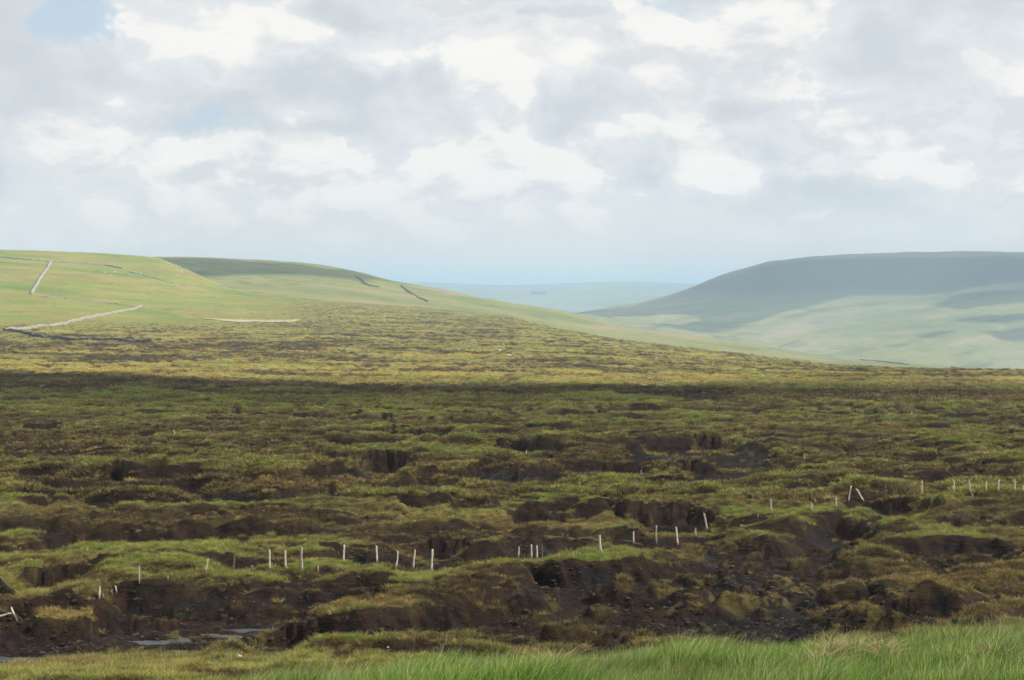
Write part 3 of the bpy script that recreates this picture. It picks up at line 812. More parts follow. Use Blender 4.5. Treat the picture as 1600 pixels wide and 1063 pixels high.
# ------------------------------------------------------------------ haze: one closed box of thin pale air
hb = bpy.data.meshes.new('haze')
hx0, hx1, hy0, hy1, hz0, hz1 = -45000, 45000, -7000, 62000, -520, 196
hv = [(x, y, z) for x in (hx0, hx1) for y in (hy0, hy1) for z in (hz0, hz1)]
hb.from_pydata(hv, [], [(0, 1, 3, 2), (4, 6, 7, 5), (0, 4, 5, 1), (2, 3, 7, 6), (0, 2, 6, 4), (1, 5, 7, 3)])
hm = bpy.data.materials.new('haze_air'); hm.use_nodes = True
k = NT(hm.node_tree)
pv = k.n('ShaderNodeVolumePrincipled')
pv.inputs['Density'].default_value = HAZE_DENSITY
k.put(pv.inputs['Color'], (0.54, 0.75, 1.0))
pv.inputs['Anisotropy'].default_value = 0.1
ho = k.n('ShaderNodeOutputMaterial'); k.put(ho.inputs['Volume'], pv.outputs[0])
haze = tag(link('haze', hb, hm), 'thin pale air over the whole valley', kind='stuff')

# ------------------------------------------------------------------ plants
def plant_mat(name, build):
    m, k = mat_new(name)
    c = build(k)
    d = k.n('ShaderNodeBsdfDiffuse'); k.put(d.inputs[0], c)
    t = k.n('ShaderNodeBsdfTranslucent'); k.put(t.inputs[0], c)
    g = k.n('ShaderNodeBsdfGlossy'); g.inputs['Roughness'].default_value = .45; k.put(g.inputs[0], (0.8, 0.85, 0.8))
    mx = k.n('ShaderNodeMixShader'); mx.inputs[0].default_value = 0.30
    k.put(mx.inputs[1], d.outputs[0]); k.put(mx.inputs[2], t.outputs[0])
    m2 = k.n('ShaderNodeMixShader'); m2.inputs[0].default_value = 0.03
    k.put(m2.inputs[1], mx.outputs[0]); k.put(m2.inputs[2], g.outputs[0])
    o = k.n('ShaderNodeOutputMaterial'); k.put(o.inputs[0], m2.outputs[0])
    return m


def moor_blade(k):
    t = k.attr('tone', True); s_ = k.attr('straw', True); b = k.attr('shade')
    t = k.m('ADD', t, k.m('MULTIPLY', k.m('SUBTRACT', b, 0.5), 0.75), clamp=True)
    s_ = k.m('ADD', s_, k.m('MULTIPLY', k.m('SUBTRACT', b, 0.55), 0.9), clamp=True)
    return k.v('MULTIPLY', veg_colour(k, t, s_), (2.1, 1.9, 1.8))


def verge_blade(k):
    b = k.attr('shade'); t = k.attr('tone', True); h_ = k.attr('along')
    c = k.mix(k.sm(b, .1, .95), (0.055, 0.140, 0.018), (0.350, 0.500, 0.090))
    c = k.mix(k.sm(k.m('ADD', b, k.m('MULTIPLY', t, .35)), 1.0, 1.12), c, (0.46, 0.40, 0.20))
    c = k.mix(k.m('MULTIPLY', k.sm(t, .55, 1.0), .35), c, (0.20, 0.235, 0.06))
    return k.mix(k.m('MULTIPLY', k.sm(h_, 0.8, 1.0), .3), c, (0.30, 0.32, 0.13))


moor_blade_m = plant_mat('moor_grass_blade', moor_blade)
verge_blade_m = plant_mat('verge_grass_blade', verge_blade)
dead_m = plant_mat('dead_grass_blade', lambda k: k.mix(k.attr('shade'), (0.26, 0.19, 0.08), (0.62, 0.51, 0.28)))
seed_m = plant_mat('seed_head', lambda k: k.mix(k.attr('shade'), (0.16, 0.13, 0.08), (0.36, 0.30, 0.20)))


def blades(name, n, radius, hlo, hhi, width, seg, lean, bend, rng, mat, up=0.0, wind=(0, 0), squash=1.0, head=False):
    """a tuft of bent blades as one mesh; attributes shade (per blade) and along (0 root, 1 tip)"""
    V, F3, sh, al = [], [], [], []
    for _ in range(n):
        r = radius * math.sqrt(rng.random()); a = rng.random() * 2 * math.pi
        bx_, by_ = r * math.cos(a), r * math.sin(a) * squash
        hh = hlo + (hhi - hlo) * rng.random()
        da = a + (rng.random() - .5) * 1.6
        ln = lean * (0.4 + 0.9 * rng.random()) * (r / max(radius, 1e-6) * .8 + .3)
        dx_, dy_ = math.cos(da) * ln + wind[0], math.sin(da) * ln + wind[1]
        bn = bend * (0.5 + rng.random())
        fa = rng.random() * math.pi
        wv = (math.cos(fa) * width * .5, math.sin(fa) * width * .5)
        c = rng.random(); base = len(V)
        for s_ in range(seg + 1):
            t = s_ / seg
            off = t + bn * t * t
            z = hh * (t - 0.32 * bn * t * t) + up * (1 - (r / max(radius, 1e-6))**2)
            x_, y_ = bx_ + dx_ * hh * off, by_ + dy_ * hh * off
            wd = (1 - t)**0.7 if not head else (0.35 if t < .78 else 1.0)
            if s_ == seg:
                V.append((x_, y_, z)); sh.append(c); al.append(t)
            else:
                V.append((x_ - wv[0] * wd, y_ - wv[1] * wd, z)); V.append((x_ + wv[0] * wd, y_ + wv[1] * wd, z)); sh += [c, c]; al += [t, t]
        for s_ in range(seg - 1):
            i = base + 2 * s_
            F3 += [(i, i + 1, i + 3), (i, i + 3, i + 2)]
        i = base + 2 * (seg - 1)
        F3.append((i, i + 1, i + 2))
    me = mesh_arrays(name, np.array(V), np.array(F3))
    set_attr(me, 'shade', sh); set_attr(me, 'along', al)
    me.materials.append(mat)
    return me


def scatter(name, label, pts, attrs, meshes, scl, seed):
    """one object of kind stuff: meshes instanced on points"""
    coll = bpy.data.collections.new(name + '_sources')
    for i, m_ in enumerate(meshes):
        coll.objects.link(bpy.data.objects.new('%s_tuft_%s' % (name, 'abcdefgh'[i]), m_))
    me = bpy.data.meshes.new(name)
    me.vertices.add(len(pts)); me.vertices.foreach_set('co', np.ascontiguousarray(pts, np.float32).ravel())
    me.update()
    rg = np.random.default_rng(seed)
    rot = np.stack([rg.normal(0, .10, len(pts)), rg.normal(0, .10, len(pts)), rg.random(len(pts)) * 6.283], 1)
    if attrs.get('_norot') is not None: rot[:, 2] = rg.normal(0, .5, len(pts))
    set_attr(me, 'rot', rot, 'FLOAT_VECTOR'); set_attr(me, 'scl', scl)
    a = me.attributes.new('pick', 'INT', 'POINT'); a.data.foreach_set('value', attrs['pick'].astype(np.int32))
    for q in ('tone', 'straw'):
        if q in attrs: set_attr(me, q, attrs[q])
    o = link(name, me)
    ng = bpy.data.node_groups.new(name, 'GeometryNodeTree')
    ng.interface.new_socket('Geometry', in_out='INPUT', socket_type='NodeSocketGeometry')
    ng.interface.new_socket('Geometry', in_out='OUTPUT', socket_type='NodeSocketGeometry')
    N, Lk = ng.nodes.new, ng.links.new
    gi, go = N('NodeGroupInput'), N('NodeGroupOutput')
    ip = N('GeometryNodeInstanceOnPoints'); ci = N('GeometryNodeCollectionInfo')
    ci.inputs[0].default_value = coll; ci.inputs['Separate Children'].default_value = True; ci.inputs['Reset Children'].default_value = True
    def na(nm, ty):
        q = N('GeometryNodeInputNamedAttribute'); q.data_type = ty; q.inputs[0].default_value = nm
        return q.outputs[0]
    Lk(gi.outputs[0], ip.inputs['Points']); Lk(ci.outputs[0], ip.inputs['Instance'])
    ip.inputs['Pick Instance'].default_value = True
    Lk(na('pick', 'INT'), ip.inputs['Instance Index'])
    e2r = N('FunctionNodeEulerToRotation'); Lk(na('rot', 'FLOAT_VECTOR'), e2r.inputs[0]); Lk(e2r.outputs[0], ip.inputs['Rotation'])
    Lk(na('scl', 'FLOAT'), ip.inputs['Scale'])
    Lk(ip.outputs[0], go.inputs[0])
    md = o.modifiers.new('scatter', 'NODES'); md.node_group = ng
    return tag(o, label, kind='stuff')


rg = np.random.default_rng(5)
# moor tussocks: small near, coarser clumps where they are only a pixel or two
tus = [blades('tussock', 46, .15, .16, .30, .016, 3, .75, .7, rg, moor_blade_m, up=.05) for _ in range(3)]
tus += [blades('low_tussock', 60, .20, .07, .16, .020, 2, 1.0, .5, rg, moor_blade_m, up=.09) for _ in range(2)]
tus += [blades('wide_clump', 70, .55, .14, .30, .055, 2, .9, .5, rg, moor_blade_m, up=.14, squash=.7) for _ in range(2)]

def sample_moor(n, ya, yb, powr, veg_only, rgn, um=0.40):
    # density falls as 1/y**powr
    t = rgn.random(n)
    if abs(powr - 2) < 1e-6: y = ya * (yb / ya)**t
    else:
        q = 2 - powr; y = (ya**q + t * (yb**q - ya**q))**(1 / q)
    u = (rgn.random(n) * 2 - 1) * um
    x = u * y
    L_ = ground_at(x, y)
    pk, hz_ = L_(peat), L_(Zt)
    keep_ = (rgn.random(n) > (sstep(y, 380, 860) if ya < 500 else .2)) & (L_(hill) < .3 + .3 * rgn.random(n)) & (rgn.random(n) < (1 - pk)**3 + (0.012 if veg_only else 0))
    return x[keep_], y[keep_], hz_[keep_], L_(tone)[keep_], L_(straw)[keep_], pk[keep_]

parts_ = []
for (n, ya, yb, pw, kinds, s0, s1) in ((58000, 44, 110, 1.6, (0, 1, 2, 3, 4), .6, 1.2), (40000, 100, 260, 1.6, (5, 6), .8, 1.35), (46000, 240, 900, 1.9, (5, 6), 1.2, 2.2), (26000, 600, 1500, 1.5, (5, 6), 2.0, 3.4)):
    x, y, z, t, s_, pk = sample_moor(n, ya, yb, pw, True, rg)
    kd = rg.choice(kinds, len(x))
    sc = s0 + (s1 - s0) * rg.random(len(x))**1.5
    rr_ = rg.random(len(x)); k_ = .07 if ya < 200 else .015; t = np.where(rr_ < k_, t - .6, t); s_ = np.where(rr_ > 1 - k_, 1.1, s_)
    parts_.append((np.stack([x, y, z - .03 * sc], 1), t + rg.normal(0, .10 if ya < 200 else .05, len(x)), s_ - .08 + rg.normal(0, .16 if ya < 200 else .07, len(x)), kd, sc))
pts = np.concatenate([p[0] for p in parts_])
scatter('moor_grass', 'coarse moor grass and heather tussocks covering the peat hags', pts,
        {'tone': np.clip(np.concatenate([p[1] for p in parts_]) + .12, 0, 1), 'straw': np.clip(np.concatenate([p[2] for p in parts_]), 0, 1.2), 'pick': np.concatenate([p[3] for p in parts_])},
        tus, np.concatenate([p[4] for p in parts_]), 3)

# bright grass of the verge in front of the camera
vg = [blades('verge_tuft', 130, .24, .16, .34, .0065, 4, .38, .55, rg, verge_blade_m, wind=(.22, .0)) for _ in range(4)]
vg += [blades('long_verge_tuft', 80, .16, .28, .46, .007, 4, .42, .8, rg, verge_blade_m, wind=(.25, .0))]
sd = [blades('seed_stalks', 7, .25, .28, .42, .0045, 5, .22, .25, rg, seed_m, wind=(.12, .0), head=True) for _ in range(2)]
n = 5200
y = 5.5 + 11.5 * rg.random(n)**.8; u = (rg.random(n) * 2 - 1) * .45; x = u * y
z = ground_at(x, y)(Zt)
lush = fbm(x, y, 1.6, 1.2, 3, 500)
sc = .60 + .30 * rg.random(n) + .35 * lush
kd = np.where(lush + rg.normal(0, .2, n) > .25, 4, rg.integers(0, 4, n))
scatter('verge_grass', 'bright green wind-bent verge grass along the bottom edge', np.stack([x, y, z - .02], 1),
        {'tone': np.clip(.45 + .7 * fbm(x, y, 3, 2, 3, 510), 0, 1), 'pick': kd, '_norot': 1}, vg, np.clip(sc, .45, 1.3), 4)
n = 260
y = 9 + 8 * rg.random(n)**.6; u = (rg.random(n) * 2 - 1) * .42; x = u * y
kk = fbm(x, y, 2, 1.5, 2, 520) + rg.normal(0, .1, n) > -.05
x, y = x[kk], y[kk]
scatter('seed_stalks', 'thin pale seed stalks standing out of the verge grass', np.stack([x, y, ground_at(x, y)(Zt)], 1),
        {'pick': rg.integers(0, 2, len(x)), '_norot': 1}, sd, .8 + .35 * rg.random(len(x)), 5)


# ------------------------------------------------------------------ small things
def empty(name, loc):
    o = bpy.data.objects.new(name, None); COL.objects.link(o); o.location = loc
    return o

wood_m, k = mat_new('weathered_wood')
tcn = k.n('ShaderNodeTexCoord').outputs['Object']
g1 = k.noise(k.scale(tcn, (28, 28, 3)), 1.0, 4, .6); g2 = k.noise(tcn, 5.0, 4, .6)
c = k.mix(k.sm(g1, .35, .65), (0.40, 0.36, 0.30), (0.68, 0.64, 0.56)); c = k.mix(k.sm(g2, .5, .7), c, (0.20, 0.17, 0.13))
spz = k.n('ShaderNodeSeparateXYZ'); k.put(spz.inputs[0], tcn)
c = k.mix(k.sm(k.m('ADD', spz.outputs[2], k.m('MULTIPLY', g2, .3)), .42, .12), c, (0.12, 0.10, 0.075))
b = k.n('ShaderNodeBsdfPrincipled'); k.put(b.inputs['Base Color'], c); b.inputs['Roughness'].default_value = .85
o_ = k.n('ShaderNodeOutputMaterial'); k.put(o_.inputs[0], b.outputs[0])
dwood_m, k = mat_new('dark_wet_wood')
tcn = k.n('ShaderNodeTexCoord').outputs['Object']
c = k.mix(k.noise(k.scale(tcn, (28, 28, 3)), 1.0, 4, .6), (0.06, 0.05, 0.045), (0.20, 0.18, 0.15))
b = k.n('ShaderNodeBsdfPrincipled'); k.put(b.inputs['Base Color'], c); b.inputs['Roughness'].default_value = .8
o_ = k.n('ShaderNodeOutputMaterial'); k.put(o_.inputs[0], b.outputs[0])


def stake(height, rad, rng, ring=7):
    """split fence stake: uneven section, slightly bowed, slanted weathered top"""
    zs = np.linspace(-.25, height, 8); V = []
    prof = 1 + rng.normal(0, .16, ring); bow = rng.normal(0, .018 * height); ph = rng.random() * 6.28
    for i, z_ in enumerate(zs):
        t = max(0, z_ / height)
        cx_, cy_ = bow * math.sin(math.pi * t) * math.cos(ph), bow * math.sin(math.pi * t) * math.sin(ph)
        for j in range(ring):
            a = 2 * math.pi * j / ring
            r_ = rad * prof[j] * (1.08 - .22 * t) * (1 + rng.normal(0, .05))
            V.append((cx_ + r_ * math.cos(a), cy_ + r_ * math.sin(a) * .85, z_ + (0.9 * rad * math.cos(a + ph) if i == len(zs) - 1 else 0)))
    F = []
    for i in range(len(zs) - 1):
        for j in range(ring):
            F.append((i * ring + j, i * ring + (j + 1) % ring, (i + 1) * ring + (j + 1) % ring, (i + 1) * ring + j))
    me = bpy.data.meshes.new('fence_post')
    me.from_pydata(V, [], F + [tuple((len(zs) - 1) * ring + j for j in range(ring))])
    return me


GP = 'old wooden fence posts left standing across the peat'
# x, base row, top row, shift of the top in px, width px, dark?, label
POSTS = [
    (155, 935, 917, 1, 3.2, 0, 'short pale post at the brink of the black hollow, left end of row'),
    (161, 933, 928, 0, 2.4, 0, 'tiny post stub just right of the short post at the hollow brink'),
    (174.5, 928, 922, 0, 2.4, 0, 'low stub between the two short posts above the left peat hollow'),
    (182, 926, 915, -2, 3.2, 0, 'short post leaning left above the left peat hollow'),
    (218, 911, 884, 0, 2.2, 0, 'thin grey post alone on green turf above the left hollow'),
    (262, 906, 901, 0, 3, 0, 'tiny white post stub alone in green grass, left of the leaning pale post'),
    (321, 895, 873, 4, 3.0, 0, 'pale post leaning right, first tall one from the left in the near row'),
    (364.5, 895, 865, 2.5, 2.4, 1, 'thin dull grey post leaning slightly right beside the pale leaning post'),
    (373, 895, 890, 0, 2, 0, 'tiny stub at the foot of the thin dull grey post'),
    (396, 895, 883, -2.5, 2.8, 0, 'knee-high post leaning left before the upright pair of the near row'),
    (421.5, 890, 860, 0, 3.4, 0, 'upright pale post, left one of an evenly matched pair'),
    (429, 892, 888, 0, 2, 0, 'tiny stub between the evenly matched pair of pale posts'),
    (446.5, 889, 861, -1, 3.4, 0, 'upright pale post, right one of an evenly matched pair'),
    (472.5, 893, 855, -1, 3.4, 0, 'tallest pale post of the near row, with a dark stake against it'),
    (469, 894, 856, .5, 2.4, 1, 'dark stake pressed against the tallest pale post'),
    (497, 894, 885, 0, 2.2, 0, 'thin stub right of the tallest pale post'),
    (536.5, 879, 853, 1.5, 4.2, 0, 'thick pale post set back on its own before the olive peat bank'),
    (589, 878, 853, -1, 3.2, 0, 'pale post on a brown hummock right of the thick set-back post'),
    (618, 888, 861, 3.5, 3.2, 0, 'pale post leaning right, first of three above the dark channel'),
    (645.5, 889, 859, 3, 3.2, 0, 'pale post leaning right, middle of three above the dark channel'),
    (674, 892.5, 859, 2, 3.4, 0, 'tall pale post, last of three above the dark channel'),
    (760, 883, 876, 5, 2.0, 0, 'short stick tilted right on the bare peat beyond the dark channel'),
    (810.5, 872, 855, 1, 3.0, 0, 'short white post left of the close pair before the red-brown peat wall'),
    (830.5, 873, 852, 0, 3.2, 0, 'white post, left of the close pair before the red-brown peat wall'),
    (839, 873, 853, 0, 3.0, 0, 'white post, right of the close pair before the red-brown peat wall'),
    (847, 871, 849, 0, 1.6, 1, 'very thin dark stake right of the close white pair'),
    (895, 873, 864, 0, 2.2, 0, 'first of three little stubs at the foot of the red-brown peat wall'),
    (902, 870, 863, -1.5, 1.8, 0, 'middle of three little stubs, leaning left, by the peat wall foot'),
    (907, 871, 864, -1, 1.8, 0, 'last of three little stubs at the foot of the red-brown peat wall'),
    (939.5, 864.5, 837, -2.5, 3.6, 0, 'tall bright post leaning left at the head of the peat wall'),
    (990, 849, 831, 0, 3.2, 0, 'white post standing on the peat wall just left of the wet flat'),
    (1026, 850, 822, 0, 2.4, 0, 'slim grey post at the left edge of the wet flat'),
    (1059, 851, 824, -2.5, 3.2, 0, 'dark-sided post with a wide foot in the middle of the wet flat'),
    (1088, 839, 826, -1.5, 3.0, 0, 'short post leaning left at the right edge of the wet flat'),
    (1105, 829, 802, -5, 3.2, 0, 'long post leaning well left on the turf right of the wet flat'),
    (1184, 808, 804, 0, 2.2, 0, 'tiny stub in the turf left of the upright post on the green tongue'),
    (1205, 801, 781, -.5, 2.8, 0, 'upright post behind the bright green turf tongue'),
    (1268, 799, 785, 0, 2.8, 0, 'short white post at the end of the bright green turf tongue'),
    (1307, 794, 776, -1, 2.8, 0, 'pale post just left of the crossed leaning pair'),
    (1326, 784, 760, 4, 3.0, 0, 'post leaning right, left one of the crossed leaning pair'),
    (1349, 783, 762, -12, 2.8, 0, 'post fallen far to the left, right one of the crossed leaning pair'),
    (1383.5, 782, 758, 0, 2.6, 1, 'dark upright post right of the crossed leaning pair'),
    (1414, 770, 757, 0, 2.2, 1, 'small dull post right of the dark upright one'),
    (1441, 772, 751, -.5, 3.0, 0, 'bright upright post, fourth from the crossed pair going right'),
    (1468, 772, 753, 0, 2.4, 1, 'thin grey post between two bright ones on the right'),
    (1491, 772, 749, -1.5, 3.0, 0, 'bright tall post left of the leaning post with a stub at its foot'),
    (1517, 773, 751, -3, 2.8, 0, 'post leaning left with a stub at its foot'),
    (1520, 778, 771, -1, 2.8, 0, 'stub at the foot of the leaning post on the right'),
    (1540.5, 770, 753, 0, 2.6, 0, 'pale post third from the right edge of the row'),
    (1559.5, 769, 751, 1.5, 2.8, 0, 'pale post leaning slightly right, second from the right edge group'),
    (1586, 769, 749, -.5, 2.8, 0, 'tall pale post almost at the right edge'),
    (1598, 770, 759, 0, 2.6, 0, 'half-height post cut by the right edge of the view'),
    (1257, 719, 709, 0, 2.4, 0, 'lone white marker post in the middle distance on the right'),
    (1424.5, 650, 643, 0, 2.2, 0, 'tiny white marker post far out near the shadow edge on the right'),
    (1002, 745, 735, 0, 2.2, 0, 'small pale post beside the long pools in the middle of the bog'),
    (1052, 753, 747, 0, 1.6, 1, 'tiny dark post right of the small pale post by the pools'),
    (822, 712, 704, .8, 2.4, 0, 'small white post on the dark line above the broad green hag'),
    (811, 711, 706, 0, 1.4, 1, 'tiny dull stick left of the small white post on the dark line'),
    (652.5, 691, 680, -.5, 1.6, 1, 'thin grey stick far out, centre left, beside a dark peat edge'),
    (273.5, 681, 672, -2, 2.0, 0, 'thin pale stick leaning left, far out on the left of the bog'),
]
for (px, rb, rt, dx_, wpx, dark, lab) in POSTS:
    p = hit(px, rb, d0=42)
    if p is None: p = np.array(base_pt(px, rb))
    px_m = p[1] / FPX
    hgt = max(0.12, (rb - rt) * px_m); rad = min(max(.5 * wpx * px_m * .92, .03), .12)
    o = link('fence_post', stake(hgt, rad, rg), dwood_m if dark else wood_m)
    gz_ = float(ground_at(p[0], p[1])(Zt)[0])
    o.location = (p[0], p[1], gz_)
    o.rotation_euler = (rg.normal(0, .03), math.atan2(dx_ * px_m, hgt), 0)
    tag(o, lab, 'post', GP)

# two broken rails lying on the peat at the left edge
def pole(a, b, rad, name, lab):
    a, b = Vector(a), Vector(b)
    me = stake((b - a).length, rad, rg)
    o = link(name, me, wood_m); o.location = a
    o.rotation_euler = (b - a).to_track_quat('Z', 'Y').to_euler()
    return tag(o, lab, 'rail', 'broken fence rails on the peat at the left edge')
p1, p2 = hit(-12, 969, 42), hit(17, 962, 42)
if p1 is not None and p2 is not None:
    m1 = p1[1] / FPX
    pole(p1 + (0, 0, .08), np.array([U(17) * p1[1], p1[1] - .1, p1[2] + .12 + 7 * m1]), .045, 'broken_rail', 'grey rail lying nearly flat on the peat at the left edge')
    pole((U(22) * p1[1], p1[1] + .1, p1[2] + 9 * m1 - .1), (U(15.5) * p1[1], p1[1] + .15, p1[2] + 18 * m1), .045, 'broken_rail', 'short pale rail end sticking up leaning left at the left edge')


def stone_boxes(n_pts, sizes, rng):
    """many rough blocks as one vertex/face pair"""
    c = np.array([(x_, y_, z_) for x_ in (-1, 1) for y_ in (-1, 1) for z_ in (-1, 1)], float) * .5
    V = c[None] * sizes[:, None, :] * (1 + rng.normal(0, .13, (len(n_pts), 8, 3)))
    a = rng.random(len(n_pts)) * .8 - .4
    ca, sa = np.cos(a)[:, None], np.sin(a)[:, None]
    V = np.stack([V[..., 0] * ca - V[..., 1] * sa, V[..., 0] * sa + V[..., 1] * ca, V[..., 2]], -1) + n_pts[:, None, :]
    F = np.array([(0, 1, 3, 2), (4, 6, 7, 5), (0, 4, 5, 1), (2, 3, 7, 6), (0, 2, 6, 4), (1, 5, 7, 3)])
    F = F[None] + (np.arange(len(n_pts)) * 8)[:, None, None]
    return V.reshape(-1, 3), F.reshape(-1, 4)


def stone_mat(name, c1, c2):
    m, k = mat_new(name)
    g = k.n('ShaderNodeNewGeometry')
    n_ = k.noise(g.outputs['Position'], .9, 5, .7)
    c = k.mix(n_, c1, c2)
    c = k.mix(k.m('MULTIPLY', g.outputs['Random Per Island'], .5), c, c1)
    b = k.n('ShaderNodeBsdfPrincipled'); k.put(b.inputs['Base Color'], c); b.inputs['Roughness'].default_value = .95
    o = k.n('ShaderNodeOutputMaterial'); k.put(o.inputs[0], b.outputs[0])
    return m
lime_m = stone_mat('limestone', (0.24, 0.23, 0.20), (0.50, 0.48, 0.43))
dark_stone_m = stone_mat('dark_and_shaded_stone', (0.06, 0.058, 0.055), (0.16, 0.15, 0.14))  # walls turned from the sun have their shade put into this colour


def wall(path, finder, height, thick, lab, mat=lime_m, gaps=0.0, stone=.9):
    P_ = [np.array(finder(*q), float) for q in path if finder(*q) is not None]
    segs = [(P_[i], P_[i + 1]) for i in range(len(P_) - 1)]
    pts, sz = [], []
    root = empty('dry_stone_wall', P_[0])
    for a, b in segs:
        L_ = np.linalg.norm(b[:2] - a[:2]); n_ = max(2, int(L_ / stone))
        ang = math.atan2(b[1] - a[1], b[0] - a[0])
        nrm = np.array([-math.sin(ang), math.cos(ang)])
        for i in range(n_):
            t = (i + rg.random() * .6) / n_
            q = a + (b - a) * t
            hz2 = height * (1 - .38 * rg.random()**1.5)
            if gaps and rg.random() < gaps: hz2 *= rg.random() * .5
            if finder in (findB, findC): gz2 = q[2]
            else: gz2 = float(ground_at(q[0], q[1])(Zt)[0])
            nc_ = max(1, int(round(hz2 / (stone * .55))))
            for j in range(nc_):
                off = nrm * rg.normal(0, thick * .06)
                pts.append((q[0] + off[0], q[1] + off[1], gz2 + (j + .35) * hz2 / nc_))
                k_ = thick * (1.15 - .35 * j / nc_)
                sx2 = abs(math.cos(ang)) * stone * 1.25 + abs(math.sin(ang)) * k_
                sy2 = abs(math.sin(ang)) * stone * 1.25 + abs(math.cos(ang)) * k_
                sz.append((sx2, sy2, hz2 / nc_ * 1.15))
    V, F = stone_boxes(np.array(pts) - P_[0], np.array(sz), rg)
    o = link('stonework', mesh_arrays('stonework', V, F), mat)
    o.parent = root; o['kind'] = 'stuff'
    tag(root, lab, 'stone wall', 'dry stone walls on the hills')
    return root

hitA = lambda px, row: hit(px, row, d0=500)
wall([(8, 517), (60, 512), (110, 504), (160, 494), (195, 486), (222, 479)], hitA, 1.9, 1.3, 'long sunlit pale wall climbing to the right across the lower left pasture')
wall([(6, 517), (28, 519), (50, 525), (80, 529), (110, 532), (150, 532), (190, 533), (237, 535)], hitA, 1.8, .9, 'dark shaded wall running along the foot of the left pasture above the heather', mat=dark_stone_m)
wall([(49, 460), (57, 447), (62, 437), (70, 426), (78, 412), (79, 410)], hitA, 2.2, 2.4, 'pale wall climbing steeply to the summit wall on the left hill', gaps=.2)
wall([(-40, 399), (0, 402), (30, 404.5), (50, 407), (78, 409.5)], hitA, 1.6, 1.8, 'summit wall left of the junction on the left hill', gaps=.35)
wall([(86, 410), (110, 411), (140, 413), (165, 415), (180, 418), (192, 420)], hitA, 1.9, 1.6, 'summit wall right of the junction on the left hill', gaps=.15)
wall([(200, 425), (215, 428), (235, 433), (250, 437), (270, 442), (290, 447)], hitA, 1.4, 2.2, 'tumbled remains of wall running down the shoulder of the left hill', gaps=.5)
wall([(60, 463), (85, 465), (130, 470), (160, 473), (188, 475)], hitA, .8, 2.6, 'low ruined wall across the middle of the left pasture', gaps=.85)
wall([(225, 481), (270, 484), (330, 487), (400, 491)], hitA, .6, 2.0, 'low broken wall continuing right from the end of the long sunlit wall', gaps=.85)
wall([(556, 433), (563, 438), (572, 445), (580, 448), (593, 449)], findB, 2.2, 1.2, 'short dark bent wall high on the distant spur', mat=dark_stone_m, stone=1.8)
wall([(627, 448), (634, 453), (642, 459), (654, 466), (668, 473)], findB, 2.3, 1.3, 'dark wall dropping down the distant spur, right of the bent one', mat=dark_stone_m, stone=1.8)
wall([(1345, 563), (1380, 566), (1420, 570)], findB, 1.8, 1, 'thin dark wall along the valley edge left of the far end wall', mat=dark_stone_m, stone=2)
wall([(1486, 574), (1500, 577), (1518, 579)], findB, 2.2, 1, 'short dark wall at the far right end of the spur', mat=dark_stone_m, stone=2)


def rock_mesh(rng, sub=2, rough=.22, flat=.6):
    import bmesh
    bm = bmesh.new(); bmesh.ops.create_icosphere(bm, subdivisions=sub, radius=1)
    ph = rng.random(3) * 10
    pl = [(Vector(rng.normal(0, 1, 3)).normalized(), .62 + .25 * rng.random()) for _ in range(7)]
    for v in bm.verts:
        for nrm, dd_ in pl:
            e = v.co.dot(nrm) - dd_
            if e > 0: v.co -= nrm * e
        v.co *= 1 + rough * math.sin(v.co.x * 4 + ph[0]) * math.sin(v.co.y * 4 + ph[1]) * .6
        v.co.z *= flat
    me = bpy.data.meshes.new('boulder'); bm.to_mesh(me); bm.free()
    return me

white_m = stone_mat('white_stone', (0.40, 0.41, 0.42), (0.78, 0.78, 0.76))
ROCKS = [
    (370, 1029, 10, 6, white_m, 'white boulder in the wet hollow just above the near grass'),
    (386, 1031, 8, 3.0, lime_m, 'flat pale slab right of the white boulder in the wet hollow'),
    (362, 1030, 3.5, 3, white_m, 'small pale stone against the left of the white boulder'),
    (403, 1029, 2.4, 2.4, white_m, 'small cream stone right of the flat slab in the wet hollow'),
    (990, 750, 8, 2.6, lime_m, 'flat pale rock at the right end of the long pool'),
    (976, 751, 4, 1.6, lime_m, 'small pale rock left of the flat one by the long pool'),
    (780, 549, 3.2, 4.5, lime_m, 'small grey standing rock on the sunlit moor below the dark peat scars'),
    (795, 556, 5, 2.2, white_m, 'pale stones edging the sunlit moor right of the standing rock'),
    (606, 1012, 2.4, 1.6, white_m, 'tiny white stone on the turf strip above the verge grass'),
    (180, 426, 2.4, 1.6, white_m, 'brightest pale boulder in the grass below the summit wall'),
    (172, 430, 1.8, 1.2, white_m, 'small pale boulder below the brightest one on the left hill'),
    (164, 426, 1.6, 1.0, white_m, 'small pale boulder left of the brightest one on the left hill'),
    (283, 424, 2.0, 1.4, white_m, 'pale boulder near the right brow of the left hill'),
    (277, 431, 2.2, 1.2, white_m, 'pale boulder lower down the right brow of the left hill'),
    (102, 467, 1.4, 1.2, dark_stone_m, 'single dark boulder in the middle of the left pasture'),
]
for (px, row, hw, hh, mt_, lab) in ROCKS:
    p = hit(px, row, d0=42)
    if p is None: continue
    m1 = p[1] / FPX
    o = link('boulder', rock_mesh(rg), mt_)
    o.scale = (hw * m1, hw * m1 * .8, hh * m1 / .6 * .75)
    o.location = (p[0], p[1], float(ground_at(p[0], p[1])(Zt)[0]) + hh * m1 * .25)
    o.rotation_euler = (0, 0, rg.random() * .6 - .3)
    tag(o, lab, 'boulder', 'loose pale rocks')

